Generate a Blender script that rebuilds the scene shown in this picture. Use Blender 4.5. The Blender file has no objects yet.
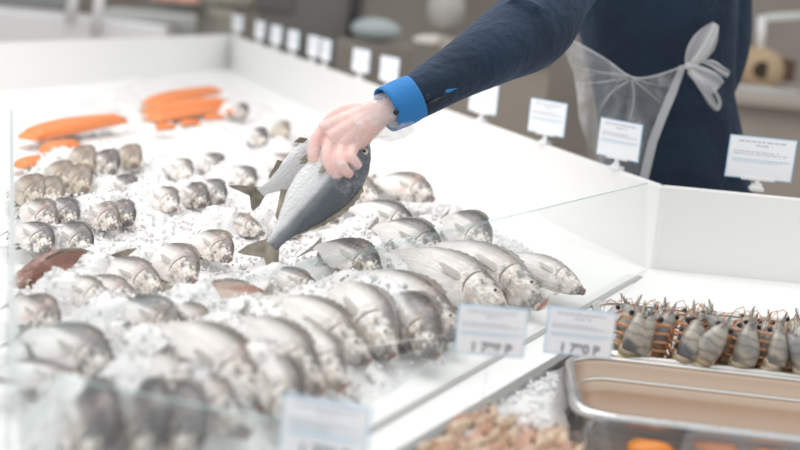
import bpy, bmesh, math, random
import numpy as np
from mathutils import Vector, Matrix, Quaternion, noise
random.seed(7)
PI = math.pi
SC = bpy.context.scene
COL = SC.collection

# ------------------------------------------------------------------ camera
F = 1222.0                      # focal length in pixels of an 800 px frame
ZI = 0.70                       # height of the ice deck
HC = ZI + 0.65                  # camera height
PITCH = math.atan(244.0 / F)
ROLL = math.radians(5.5)
fwd = Vector((0, math.cos(PITCH), -math.sin(PITCH)))
r0 = Vector((1, 0, 0)); u0 = Vector((0, math.sin(PITCH), math.cos(PITCH)))
CR = math.cos(ROLL) * r0 + math.sin(ROLL) * u0
CU = -math.sin(ROLL) * r0 + math.cos(ROLL) * u0
CAM = Vector((0, 0, HC))
cd = bpy.data.cameras.new('camera'); cam = bpy.data.objects.new('camera', cd); COL.objects.link(cam)
M = Matrix((CR, CU, -fwd)).transposed().to_4x4(); M.translation = CAM
cam.matrix_world = M
cd.sensor_width = 36; cd.lens = 36 * F / 800
cd.clip_start = 0.05; cd.clip_end = 100
cd.dof.use_dof = True; cd.dof.focus_distance = 2.62; cd.dof.aperture_fstop = 1.75
SC.camera = cam

# ------------------------------------------------------------------ light
w = bpy.data.worlds.new('world'); SC.world = w; w.use_nodes = True
w.node_tree.nodes['Background'].inputs[0].default_value = (0.985, 0.985, 0.985, 1)
w.node_tree.nodes['Background'].inputs[1].default_value = 0.72
def area(name, loc, target, size, power, col=(1, 1, 1)):
    l = bpy.data.lights.new(name, 'AREA'); l.shape = 'RECTANGLE'; l.size = size[0]; l.size_y = size[1]
    l.energy = power; l.color = col
    o = bpy.data.objects.new(name, l); COL.objects.link(o); o.location = loc
    o.rotation_euler = (Vector(target) - Vector(loc)).to_track_quat('-Z', 'Y').to_euler()
    return o
area('ceiling_light_panel', (-0.6, 3.6, 3.4), (-0.3, 3.4, 0), (2.6, 3.2), 60, (1, 0.98, 0.95))
area('added_side_light', (-3.4, 2.2, 2.6), (0, 3.0, 0.8), (2.2, 2.2), 16, (0.96, 0.98, 1))  # unseen side light added to give the rim walls contrast
SC.view_settings.view_transform = 'Standard'; SC.view_settings.look = 'None'
SC.view_settings.gamma = 1; SC.view_settings.use_curve_mapping = False
SC.view_settings.exposure = 0.32

# ------------------------------------------------------------------ helpers
def ray(px, py):
    return (F * fwd + (px - 400) * CR + (225 - py) * CU)
def P(px, py, z=ZI):            # the point of a level plane seen at a spot of the frame
    d = ray(px, py); return CAM + d * ((z - HC) / d.z)
def Q(px, py, D):               # the point at distance D in front of the camera
    d = ray(px, py); return CAM + d * (D / d.y)
def PV(px, py, a, b):           # the point of the upright plane through ground points a, b
    n = Vector((-(b - a).y, (b - a).x, 0)).normalized()
    d = ray(px, py); return CAM + d * ((a - CAM).dot(n) / d.dot(n))

def mat(name, col=(.8, .8, .8), rough=.5, metal=0, **kw):
    m = bpy.data.materials.new(name); m.use_nodes = True
    b = m.node_tree.nodes['Principled BSDF']
    b.inputs['Base Color'].default_value = (*col, 1); b.inputs['Roughness'].default_value = rough
    b.inputs['Metallic'].default_value = metal
    for k, v in kw.items(): b.inputs[k].default_value = v
    return m
class NT:                       # small node helper
    def __init__(s, m): s.t = m.node_tree; s.b = s.t.nodes['Principled BSDF']
    def n(s, typ, **kw):
        x = s.t.nodes.new(typ)
        for k, v in kw.items():
            if k in x.inputs: x.inputs[k].default_value = v
            else: setattr(x, k, v)
        return x
    def l(s, a, b): s.t.links.new(a, b)
    def noise(s, vec, scale, detail=3, rough=.5):
        x = s.n('ShaderNodeTexNoise', Scale=scale, Detail=detail, Roughness=rough); s.l(vec, x.inputs['Vector']); return x
    def ramp(s, fac, stops):
        x = s.n('ShaderNodeValToRGB'); s.l(fac, x.inputs[0]); e = x.color_ramp.elements
        while len(e) < len(stops): e.new(0.5)
        for i, (p, c) in enumerate(stops):
            e[i].position = p; e[i].color = (*c, 1) if len(c) == 3 else c
        return x
    def mix(s, fac, a, b, mode='MIX'):
        x = s.n('ShaderNodeMix', data_type='RGBA', blend_type=mode)
        for sock, v in ((x.inputs[0], fac), (x.inputs[6], a), (x.inputs[7], b)):
            if hasattr(v, 'node'): s.l(v, sock)
            else: sock.default_value = v if not isinstance(v, tuple) else (*v, 1)
        return x.outputs[2]
    def math(s, op, a, b=0., c=0.):
        x = s.n('ShaderNodeMath', operation=op)
        for i, v in enumerate((a, b, c)):
            if hasattr(v, 'node'): s.l(v, x.inputs[i])
            else: x.inputs[i].default_value = v
        return x.outputs[0]
    def bump(s, h, strength, dist=.01):
        x = s.n('ShaderNodeBump', Strength=strength, Distance=dist); s.l(h, x.inputs['Height']); s.l(x.outputs[0], s.b.inputs['Normal']); return x
    def obj(s): return s.n('ShaderNodeTexCoord').outputs['Object']

def new_obj(name, me, m=None, parent=None, smooth=False):
    o = bpy.data.objects.new(name, me); COL.objects.link(o)
    if m:
        for mm in (m if isinstance(m, (list, tuple)) else [m]): me.materials.append(mm)
    if parent: o.parent = parent
    if smooth: me.polygons.foreach_set('use_smooth', [True] * len(me.polygons))
    return o
def from_bm(name, bm, m=None, parent=None, smooth=False, bevel=0, seg=2):
    bmesh.ops.recalc_face_normals(bm, faces=bm.faces)
    me = bpy.data.meshes.new(name); bm.to_mesh(me); bm.free()
    o = new_obj(name, me, m, parent, smooth)
    if bevel:
        md = o.modifiers.new('bevel', 'BEVEL'); md.width = bevel; md.segments = seg; md.limit_method = 'ANGLE'
    return o
def box(bm, c, s, rot=None):
    r = bmesh.ops.create_cube(bm, size=1)
    mt = Matrix.Translation(c) @ (rot.to_4x4() if rot else Matrix.Identity(4)) @ Matrix.Diagonal((*s, 1))
    bmesh.ops.transform(bm, matrix=mt, verts=r['verts'])
def prism(bm, pts, z0, z1):
    lo = [bm.verts.new((p[0], p[1], z0)) for p in pts]; hi = [bm.verts.new((p[0], p[1], z1)) for p in pts]
    n = len(pts); bm.faces.new(lo[::-1]); bm.faces.new(hi)
    for i in range(n): bm.faces.new((lo[i], lo[(i+1) % n], hi[(i+1) % n], hi[i]))
def tube(bm, pts, rad, seg=12, cap=True, flat=1.0, up=Vector((0, 0, 1))):
    """round tube along points with a radius for each"""
    pts = [Vector(p) for p in pts]; n = len(pts)
    if not hasattr(rad, '__len__'): rad = [rad] * n
    rings = []
    t0 = (pts[1] - pts[0]).normalized()
    nrm = up.cross(t0)
    if nrm.length < .05: nrm = Vector((1, 0, 0)).cross(t0)
    nrm.normalize()
    for i in range(n):
        t = (pts[min(i+1, n-1)] - pts[max(i-1, 0)]).normalized()
        nrm = (nrm - t * nrm.dot(t)).normalized(); bn = t.cross(nrm)
        rings.append([bm.verts.new(pts[i] + (nrm * math.cos(a) + bn * math.sin(a) * flat) * rad[i])
                      for a in (2*PI*k/seg for k in range(seg))])
    for a, b in zip(rings, rings[1:]):
        for k in range(seg): bm.faces.new((a[k], a[(k+1) % seg], b[(k+1) % seg], b[k]))
    if cap: bm.faces.new(rings[0][::-1]); bm.faces.new(rings[-1])
def ball(bm, c, r, seg=12, sc=(1, 1, 1), rot=None):
    x = bmesh.ops.create_uvsphere(bm, u_segments=seg, v_segments=max(6, seg*2//3), radius=r)
    mt = Matrix.Translation(c) @ (rot.to_4x4() if rot else Matrix.Identity(4)) @ Matrix.Diagonal((*sc, 1))
    bmesh.ops.transform(bm, matrix=mt, verts=x['verts'])
def spline(pts, rad, k=5):      # Catmull-Rom resampling
    pts = [Vector(p) for p in pts]; o = []; rr = []
    n = len(pts)
    for i in range(n-1):
        p0, p1, p2, p3 = pts[max(i-1, 0)], pts[i], pts[i+1], pts[min(i+2, n-1)]
        q0, q1, q2, q3 = rad[max(i-1, 0)], rad[i], rad[i+1], rad[min(i+2, n-1)]
        for j in range(k):
            t = j / k
            f = lambda a, b, c, d: .5*((2*b) + (c-a)*t + (2*a-5*b+4*c-d)*t*t + (3*b-a-3*c+d)*t**3)
            o.append(f(p0, p1, p2, p3)); rr.append(max(.0005, f(q0, q1, q2, q3)))
    o.append(pts[-1]); rr.append(rad[-1]); return o, rr
def empty(name, label, cat, loc=(0, 0, 0), group=None):
    o = bpy.data.objects.new(name, None); COL.objects.link(o); o.location = loc; o.empty_display_size = .05
    return tag(o, label, cat, group)
def tag(o, label, cat, group=None, kind=None):
    if label: o['label'] = label
    if cat: o['category'] = cat
    if group: o['group'] = group
    if kind: o['kind'] = kind
    return o
def structure(o, label=None):
    o['kind'] = 'structure'
    if label: o['label'] = label
    return o
def dup(root):
    r = root.copy(); COL.objects.link(r)
    for ch in root.children:
        c = ch.copy(); COL.objects.link(c); c.parent = r
        for g in ch.children:
            d = g.copy(); COL.objects.link(d); d.parent = c
    return r
def frame_matrix(loc, x, zhint, s=1):
    x = x.normalized(); y = zhint.cross(x).normalized(); z = x.cross(y)
    m = Matrix((x, y, z)).transposed().to_4x4() @ Matrix.Scale(s, 4); m.translation = loc; return m

# ------------------------------------------------------------------ materials
m_white = mat('white_plastic', (.86, .86, .85), .35)
m_deck = mat('white_deck', (.9, .9, .89), .4)
m_steel = mat('steel', (.74, .73, .71), .28, 1)
m_steelrefl = mat('steel_painted_reflection', (.62, .49, .39), .42, .75)  # brown reflection of the surroundings put into the base colour
m_rail = mat('rail_metal', (.42, .43, .42), .35, .8)
m_clip = mat('clip_plastic', (.85, .86, .87), .3)
m_card = mat('card_paper', (.94, .955, .98), .5)
m_edge = mat('card_edge', (.42, .65, .85), .5)
m_print = mat('card_print', (.55, .58, .66), .7)
m_printb = mat('card_print_blue', (.5, .68, .85), .7)
m_dark = mat('black_print', (.22, .22, .26), .6)

m_ice = mat('crushed_ice', (.9, .9, .9), .3)
t = NT(m_ice); co = t.obj()
v1 = t.n('ShaderNodeTexVoronoi', Scale=95.); t.l(co, v1.inputs['Vector'])
v2 = t.n('ShaderNodeTexVoronoi', Scale=210.); t.l(co, v2.inputs['Vector'])
sep = t.n('ShaderNodeSeparateColor'); t.l(v1.outputs['Color'], sep.inputs[0])
nz = t.noise(co, 9, 3)
c1 = t.ramp(sep.outputs[0], [(0, (.72, .725, .73)), (.3, (.80, .795, .79)), (1, (.86, .855, .85))])
c2 = t.mix(t.math('MULTIPLY', nz.outputs[0], .5), c1.outputs[0], (.81, .80, .795))
t.l(c2, t.b.inputs['Base Color'])
hh = t.math('ADD', v1.outputs['Distance'], t.math('MULTIPLY', v2.outputs['Distance'], .5))
t.bump(hh, .2, .010)
t.b.inputs['Subsurface Weight'].default_value = .0

def fish_mat(name, back, mid, belly, blush, head, brown=0.):
    m = mat(name, mid, .3); t = NT(m); co = t.obj()
    sp = t.n('ShaderNodeSeparateXYZ'); t.l(co, sp.inputs[0])
    n1 = t.noise(co, 6, 4, .6); n2 = t.noise(co, 26, 3, .6)
    oi = t.n('ShaderNodeObjectInfo').outputs['Random']
    zz = t.math('ADD', sp.outputs[2], t.math('MULTIPLY', t.math('SUBTRACT', n1.outputs[0], .5), .05))
    zz = t.math('ADD', zz, t.math('MULTIPLY', t.math('SUBTRACT', oi, .5), .05))
    f = t.math('ADD', t.math('MULTIPLY', zz, 3.3), .5)
    base = t.ramp(f, [(.0, belly), (.59, belly), (.70, mid), (.86, back), (1, back)])
    # thin dark lines along the scale rows
    mp = t.n('ShaderNodeMapping'); mp.inputs['Scale'].default_value = (3, 3, 60); t.l(co, mp.inputs[0])
    ln = t.noise(mp.outputs[0], 1.6, 2)
    c = t.mix(t.ramp(ln.outputs[0], [(.4, (0, 0, 0)), (.8, (.28, .28, .28))]).outputs[0], base.outputs[0], back)
    # pinkish blotches, stronger on some fish
    gf = t.n('ShaderNodeMapRange'); t.l(sp.outputs[0], gf.inputs[0]); gf.inputs[1].default_value = -.42; gf.inputs[2].default_value = -.26
    bl = t.ramp(n2.outputs[0], [(.46, (0, 0, 0)), (.68, (1, 1, 1))])
    c = t.mix(t.math('MULTIPLY', t.math('MULTIPLY', bl.outputs[0], gf.outputs[0]), t.math('MULTIPLY_ADD', oi, 1.0, .1)), c, blush)
    # head: mottled, darker on top
    hd = t.ramp(t.math('ADD', sp.outputs[0], t.math('MULTIPLY', n1.outputs[0], .06)), [(.0, (0, 0, 0)), (1, (1, 1, 1))])
    hf = t.n('ShaderNodeMapRange'); t.l(sp.outputs[0], hf.inputs[0])
    hf.inputs[1].default_value = -.31; hf.inputs[2].default_value = -.20
    hm = t.ramp(t.math('ADD', t.math('MULTIPLY_ADD', t.noise(co, 13, 3, .6).outputs[0], 1.7, -.56), t.math('MULTIPLY', f, .6)),
                [(.40, belly), (.51, head), (.59, mid), (.70, back), (.95, back)])
    c = t.mix(t.math('MULTIPLY', hf.outputs[0], .85), c, hm.outputs[0])
    t.l(c, t.b.inputs['Base Color'])
    mp2 = t.n('ShaderNodeMapping'); mp2.inputs['Scale'].default_value = (55, 30, 70); t.l(co, mp2.inputs[0])
    vo = t.n('ShaderNodeTexVoronoi', Scale=1.); t.l(mp2.outputs[0], vo.inputs['Vector'])
    t.bump(vo.outputs['Distance'], .3, .006)
    t.b.inputs['Coat Weight'].default_value = .35; t.b.inputs['Coat Roughness'].default_value = .15
    return m
mf_silver = fish_mat('silver_skin', (.12, .105, .095), (.62, .59, .56), (.93, .89, .86), (.80, .48, .40), (.66, .55, .46))
mf_dark = fish_mat('grey_skin', (.035, .035, .038), (.24, .235, .235), (.92, .89, .87), (.60, .38, .34), (.5, .42, .3))
mf_brown = fish_mat('brown_skin', (.18, .14, .11), (.42, .36, .29), (.66, .6, .52), (.6, .4, .3), (.6, .5, .36))
mf_red = fish_mat('red_skin', (.22, .10, .075), (.42, .22, .17), (.78, .62, .54), (.5, .2, .14), (.34, .2, .16))
mf_held = fish_mat('blue_grey_skin', (.07, .085, .105), (.20, .22, .245), (.72, .73, .74), (.35, .36, .38), (.42, .38, .28))
m_fin = mat('fin_grey', (.22, .205, .19), .4)
t = NT(m_fin); co = t.obj(); mp = t.n('ShaderNodeMapping'); mp.inputs['Scale'].default_value = (8, 8, 70); t.l(co, mp.inputs[0])
nn = t.noise(mp.outputs[0], 2, 2); t.l(t.ramp(nn.outputs[0], [(.3, (.12, .115, .11)), (.7, (.34, .31, .27))]).outputs[0], t.b.inputs['Base Color'])
m_fin_tan = mat('fin_olive', (.2, .18, .14), .4)
t = NT(m_fin_tan); co = t.obj(); nn = t.noise(co, 12, 3); t.l(t.ramp(nn.outputs[0], [(.3, (.13, .115, .09)), (.7, (.36, .32, .25))]).outputs[0], t.b.inputs['Base Color'])
m_finpale = mat('fin_pale', (.50, .47, .43), .35)
m_eye = mat('eye_pale', (.62, .58, .48), .1)
m_pupil = mat('eye_black', (.01, .01, .012), .05)
m_mouth = mat('mouth_flesh', (.30, .13, .11), .35)
m_mouthred = mat('mouth_red', (.65, .09, .07), .35)
m_gill = mat('gill_edge', (.30, .24, .22), .3)

# ------------------------------------------------------------------ key places of the counter
R0 = P(648, 268); FC = P(228, 68)
fdir = (P(0, 91) - FC).normalized(); FL = FC + fdir * 3.2
FR = P(648, 268) + (P(800, 283) - R0).normalized() * 1.3
HW = 0.212
def offset(a, b, d):            # outward normal to a->b
    n = Vector(((b-a).y, -(b-a).x, 0)).normalized(); return a + n*d, b + n*d
seam0, seam1 = P(640, 277), P(390, 420)
sdir = (seam1 - seam0).normalized()
rail0, rail1 = P(563, 357), P(463, 417)
rdir = (rail1 - rail0).normalized()
hb0 = P(618, 300); hb1 = hb0 + (P(800, 320) - hb0).normalized() * 1.1      # back edge of the seafood well
railtop = hb0 
railend = rail0 + rdir * 1.45

# floor and far surroundings
m_floor = mat('floor_tiles', (.30, .265, .23), .45)
t = NT(m_floor); co = t.obj(); br = t.n('ShaderNodeTexBrick', Scale=1.6); t.l(co, br.inputs['Vector'])
br.inputs['Color1'].default_value = (.27, .235, .20, 1); br.inputs['Color2'].default_value = (.31, .27, .235, 1); br.inputs['Mortar'].default_value = (.2, .18, .16, 1)
br.inputs['Mortar Size'].default_value = .01; t.l(br.outputs[0], t.b.inputs['Base Color'])
bm = bmesh.new(); box(bm, (0, 6, -.05), (24, 20, .1)); structure(from_bm('floor', bm, m_floor))
m_wall = mat('taupe_wall', (.32, .285, .25), .8)
t = NT(m_wall); co = t.obj(); nn = t.noise(co, .9, 3); t.l(t.ramp(nn.outputs[0], [(.3, (.27, .24, .21)), (.7, (.38, .345, .31))]).outputs[0], t.b.inputs['Base Color'])
bm = bmesh.new(); box(bm, (0, 11, 1.8), (24, .2, 3.6)); structure(from_bm('wall_back', bm, m_wall))

# counter body, walls, deck
bm = bmesh.new()
outer = [FL, FC, R0, FR, FR + Vector((-.2, -2.2, 0)), Vector((-2.6, .45, 0))]
prism(bm, outer, 0.0, ZI - .16)
ctr = empty('fish_counter', 'white display counter with raised rim walls filled with ice and fish', 'counter', (0, 3, 0))
def put(o): o.parent = ctr; o.matrix_parent_inverse = Matrix.Translation(ctr.location).inverted(); return o
put(from_bm('base', bm, m_white))
bm = bmesh.new()
main = [FL, FC, R0, hb0, rail0, railend, Vector((-.75, .45, 0)), Vector((-2.6, .45, 0))]
prism(bm, main, ZI - .155, ZI)
put(from_bm('deck', bm, m_deck, bevel=.003))
bm = bmesh.new()
prism(bm, [R0, FR, hb1 + Vector((.1, 0, 0)), hb0], ZI - .155, ZI - .0005)
put(from_bm('back_ledge', bm, m_deck, bevel=.003))
def wallpiece(a, b, h, th=.022, name='rim_wall'):
    bm = bmesh.new(); n = Vector(((b-a).y, -(b-a).x, 0)).normalized()
    if n.dot(Vector(((a+b)/2)) - Vector((-.3, 3, 0))) < 0: n = -n
    prism(bm, [a, b, b + n*th, a + n*th], .0, ZI + h)
    return put(from_bm(name, bm, m_white, bevel=.005, seg=3))
wallpiece(R0 + (R0-FC).normalized()*.01, FC, HW)
wallpiece(FC + (FC-FL).normalized()*.01, FL, HW)
wallpiece(R0, FR, HW)

# lip around the ice well on the divider and the seam
bm = bmesh.new()
nn = Vector((-sdir.y, sdir.x, 0))
sA, sB = seam0, seam0 + sdir * 2.0
prism(bm, [sA + nn*.006, sB + nn*.006, sB - nn*.006, sA - nn*.006], ZI - .01, ZI + .003)
put(from_bm('glass_channel', bm, mat('channel_grey', (.45, .45, .44), .5)))
bm = bmesh.new()
rn = Vector((-rdir.y, rdir.x, 0))
a, b = rail0 - rdir * .22, railend
prism(bm, [a + rn*.010, b + rn*.010, b - rn*.004, a - rn*.004], ZI - .02, ZI + .006)
prism(bm, [a - rn*.006, b - rn*.006, b - rn*.012, a - rn*.012], ZI - .03, ZI + .002)
put(from_bm('metal_rail', bm, m_rail, bevel=.002))

# ------------------------------------------------------------------ glass
def glass_mat(name, tint, refl=.06):
    m = bpy.data.materials.new(name); m.use_nodes = True; nt = m.node_tree; nt.nodes.clear()
    out = nt.nodes.new('ShaderNodeOutputMaterial'); mx = nt.nodes.new('ShaderNodeMixShader')
    tr = nt.nodes.new('ShaderNodeBsdfTransparent'); tr.inputs[0].default_value = (*tint, 1)
    gl = nt.nodes.new('ShaderNodeBsdfGlossy'); gl.inputs['Roughness'].default_value = .02; gl.inputs[0].default_value = (1, 1, 1, 1)
    lw = nt.nodes.new('ShaderNodeLayerWeight'); lw.inputs[0].default_value = .5
    pw = nt.nodes.new('ShaderNodeMath'); pw.operation = 'POWER'; pw.inputs[1].default_value = 5
    nt.links.new(lw.outputs['Facing'], pw.inputs[0])
    ma = nt.nodes.new('ShaderNodeMath'); ma.operation = 'MULTIPLY_ADD'; ma.inputs[1].default_value = .5; ma.inputs[2].default_value = refl*.5
    nt.links.new(pw.outputs[0], ma.inputs[0]); nt.links.new(ma.outputs[0], mx.inputs[0])
    nt.links.new(tr.outputs[0], mx.inputs[1]); nt.links.new(gl.outputs[0], mx.inputs[2]); nt.links.new(mx.outputs[0], out.inputs[0])
    return m
m_glass = glass_mat('clear_glass', (.975, .985, .985))
m_gedge = mat('green_glass_edge', (.50, .66, .66), .25, 0)
def pane(name, a, b, ta, tb, th, label, cat, edge=.0015, m_e=None):
    """upright pane: bottom a-b, top ta-tb"""
    n = Vector((-(b-a).y, (b-a).x, 0)).normalized() * th / 2
    bm = bmesh.new(); vs = []
    for s in (1, -1): vs.append([bm.verts.new(p + n*s) for p in (a, b, tb, ta)])
    bm.faces.new(vs[0]); bm.faces.new(vs[1][::-1])
    bm.faces.new((vs[0][0], vs[0][1], vs[1][1], vs[1][0]))
    o = from_bm(name, bm, m_glass); tag(o, label, cat)
    bm = bmesh.new()
    up = Vector((0, 0, 1))
    quad = [ta + n, tb + n, tb - n, ta - n]
    lo = [bm.verts.new(p - up*edge) for p in quad]; hi = [bm.verts.new(p) for p in quad]
    bm.faces.new(hi); 
    for i in range(4): bm.faces.new((lo[i], lo[(i+1) % 4], hi[(i+1) % 4], hi[i]))
    from_bm('polished_edge', bm, m_e or m_gedge, o)
    return o
g0 = P(645.5, 270); g1 = seam0 + sdir * 1.95
pane('glass_partition', g0, g1, PV(647.5, 183, g0, g1) , PV(-14, 341, g0, g1), .003,
     'long clear glass partition with a pale green top edge running over the fish', 'glass pane', .0015)
d0, d1 = P(-20, 440, ZI), P(330, 511, ZI)
pane('glass_divider', d0 + Vector((0, 0, .0)), d1, PV(-20, 362, d0, d1), PV(330, 430, d0, d1), .003,
     'low glass divider with teal edge standing across the front fish', 'glass pane', .0015)
# left glass end pane, seen almost edge on
l0, l1 = P(9, 185), P(7, 560)
pane('glass_end_panel', l0, l1, l0 + Vector((0, 0, .21)), l1 + Vector((0, 0, .21)), .008,
     'clear glass end panel at the left end of the ice bed', 'glass pane', .004, mat('grey_glass_edge', (.55, .6, .6), .3))

# ------------------------------------------------------------------ fish builder
ST = dict(
    bream=dict(t=[0, .02, .05, .10, .16, .24, .33, .43, .54, .64, .73, .80, .845],
               up=[.012, .034, .065, .108, .145, .172, .182, .176, .147, .104, .062, .043, .044],
               lo=[-.012, -.030, -.052, -.082, -.112, -.138, -.150, -.148, -.126, -.088, -.054, -.040, -.042],
               w=[.012, .028, .042, .056, .069, .080, .084, .080, .064, .044, .027, .016, .009]),
    bass=dict(t=[0, .02, .05, .10, .16, .24, .33, .43, .54, .64, .73, .80, .845],
              up=[.010, .024, .042, .070, .094, .115, .126, .125, .108, .082, .054, .040, .042],
              lo=[-.014, -.028, -.044, -.066, -.086, -.104, -.113, -.110, -.094, -.070, -.046, -.036, -.038],
              w=[.014, .028, .042, .056, .068, .077, .080, .076, .062, .044, .028, .016, .009]))
for k_ in ('up', 'lo', 'w'): ST['bass'][k_] = [v * 1.14 for v in ST['bass'][k_]]
def interp(xs, ys, x):
    for i in range(len(xs)-1):
        if x <= xs[i+1]:
            u = (x-xs[i])/(xs[i+1]-xs[i]); u = u*u*(3-2*u)*.35+u*.65
            return ys[i]*(1-u)+ys[i+1]*u
    return ys[-1]
def make_fish(name, shape, skin, fin, label='fish', cat='fish', bend_z=0., bend_y=0., mouth=None, eye_m=None, gape=.0):
    S = ST[shape]; root = empty(name, label, cat)
    def warp(v):
        x = v[0]; k = max(0, -x - .30)
        return Vector((x + .25*k*(abs(bend_z)+abs(bend_y))*k, v[1] + bend_y*k*k, v[2] + bend_z*k*k))
    def fin_mesh(nm, pts, parent, y0=0, th=.006, tilt=0, m=fin, pivot=None, serr=0):
        bm = bmesh.new(); n = len(pts)
        cx = sum(p[0] for p in pts)/n; cz = sum(p[1] for p in pts)/n
        def tr(x, z, s):
            yy = y0 + s
            if pivot:
                dx = x - pivot[0]; yy = y0 + s + abs(dx)*math.tan(tilt)
            return warp((x, yy, z))
        A = [bm.verts.new(tr(x, z, th*.35)) for x, z in pts]; B = [bm.verts.new(tr(x, z, -th*.35)) for x, z in pts]
        ca = bm.verts.new(tr(cx, cz, th)); cb = bm.verts.new(tr(cx, cz, -th))
        for i in range(n):
            j = (i+1) % n
            bm.faces.new((A[i], A[j], ca)); bm.faces.new((B[j], B[i], cb)); bm.faces.new((A[j], A[i], B[i], B[j]))
        return from_bm(nm, bm, m, parent)
    bm = bmesh.new(); NS, NR = 30, 22; rings = []
    for i in range(NS+1):
        u = (i/NS); tt = .845 * (u**1.25)
        up, lo, ww = (interp(S['t'], S[k], tt) for k in ('up', 'lo', 'w'))
        c = (up+lo)/2; h = (up-lo)/2; ring = []
        gill = 1 + .05*math.exp(-((tt-.215)/.018)**2) - .05*math.exp(-((tt-.245)/.012)**2)
        for k in range(NR):
            a = 2*PI*k/NR; ca, sa = math.cos(a), math.sin(a)
            sx = math.copysign(abs(ca)**.95, ca); sz = math.copysign(abs(sa)**1.0, sa)
            ring.append(bm.verts.new(warp((-tt, sx*ww*gill, c + sz*h))))
        rings.append(ring)
    for a, b in zip(rings, rings[1:]):
        for k in range(NR): bm.faces.new((a[k], a[(k+1) % NR], b[(k+1) % NR], b[k]))
    bm.faces.new(rings[0][::-1]); bm.faces.new(rings[-1])
    from_bm('body', bm, skin, root, smooth=True)
    # lips
    bm = bmesh.new(); hs = .030 + gape
    pts = [Vector((.004 - .012*abs(math.sin(a)), .016*math.cos(a)*(1+gape*8), hs*.8*math.sin(a) - .002)) for a in (2*PI*k/12 for k in range(13))]
    tube(bm, pts, .0075, 6, cap=False)
    from_bm('lips', bm, skin, root, smooth=True)
    bm = bmesh.new(); ball(bm, (.0, 0, -.002), 1, 10, (.008, .014 + gape*.1, hs*.72)); from_bm('mouth', bm, mouth or m_mouth, root, smooth=True)
    ez = .052 if shape == 'bream' else .030
    for s in (1, -1):
        ww = interp(S['t'], S['w'], .09); bm = bmesh.new()
        ball(bm, (-.095, s*ww*.80, ez), .021, 12, (1, .55, 1)); e = from_bm('eye', bm, eye_m or m_eye, root, smooth=True)
        bm = bmesh.new(); ball(bm, (-.095, s*(ww*.80 + .0075), ez), .0115, 10, (1, .5, 1)); from_bm('pupil', bm, m_pupil, e, smooth=True)
        # gill cover edge: a raised curved strip on the cheek
        bm = bmesh.new(); gp = []
        for k in range(9):
            a = -1.15 + 2.3*k/8; tt = .185 + .042*math.cos(a); 
            up, lo, w2 = (interp(S['t'], S[q], tt) for q in ('up', 'lo', 'w'))
            z = (up+lo)/2 + (up-lo)/2*.72*math.sin(a); zz = (z-(up+lo)/2)/((up-lo)/2)
            gp.append(Vector((-tt, s*w2*math.sqrt(max(0, 1-zz*zz))*1.02, z)))
        tube(bm, gp, [.002, .004, .006, .006, .006, .006, .006, .004, .002], 6, up=Vector((0, 0, 1)))
        from_bm('gill_cover', bm, m_gill, root, smooth=True)
        w3 = interp(S['t'], S['w'], .27)
        fin_mesh('pectoral_fin', [(-.245, -.02), (-.29, -.008), (-.37, -.020), (-.385, -.036), (-.33, -.052), (-.26, -.046)], root,
                 s*w3*.9, .003, s*.22 if s > 0 else -.22, m=m_finpale if skin is not mf_held else m_fin, pivot=(-.245, 0))
        fin_mesh('pelvic_fin', [(-.27, S['lo'][5]+.012), (-.33, S['lo'][6]+.01), (-.37, S['lo'][6]-.035), (-.31, S['lo'][6]-.03)], root, s*.022, .003)
    # fins on the midline
    def edge(tt, key): return interp(S['t'], S[key], tt)
    pts = [(-.24, edge(.24, 'up')-.01)]
    for k in range(9):
        tt = .26 + .40*k/8; hh = .024*math.sin(PI*(.25+.7*k/8)) + .006
        pts.append((-tt, edge(tt, 'up') + hh)); pts.append((-tt-.02, edge(tt+.02, 'up') + hh*.72))
    pts.append((-.71, edge(.71, 'up')-.005)); pts += [(-.5, edge(.5, 'up')-.02)]
    fin_mesh('dorsal_fin', pts, root)
    fin_mesh('anal_fin', [(-.53, edge(.53, 'lo')+.01), (-.56, edge(.56, 'lo')-.038), (-.62, edge(.62, 'lo')-.030), (-.70, edge(.70, 'lo')-.02), (-.72, edge(.72, 'lo')+.01)], root)
    a = .042
    fin_mesh('tail_fin', [(-.815, a*.8), (-.86, .065), (-.93, .112), (-1.0, .135), (-.985, .10), (-.955, .05), (-.925, 0.0),
                          (-.955, -.05), (-.985, -.10), (-1.0, -.135), (-.93, -.112), (-.86, -.065), (-.815, -a*.8)], root, th=.007)
    return root
def place_fish(root, nose, tail, size, roll=35, label=None, group=None):
    x = (nose - tail).normalized()
    side = Vector((0, 0, 1)).cross(x).normalized()          # points to the left of the heading
    z = side * math.cos(math.radians(roll)) + Vector((0, 0, 1)) * math.sin(math.radians(roll))
    root.matrix_world = frame_matrix(nose, x, z, size)
    if label: root['label'] = label
    if group: root['group'] = group

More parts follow.
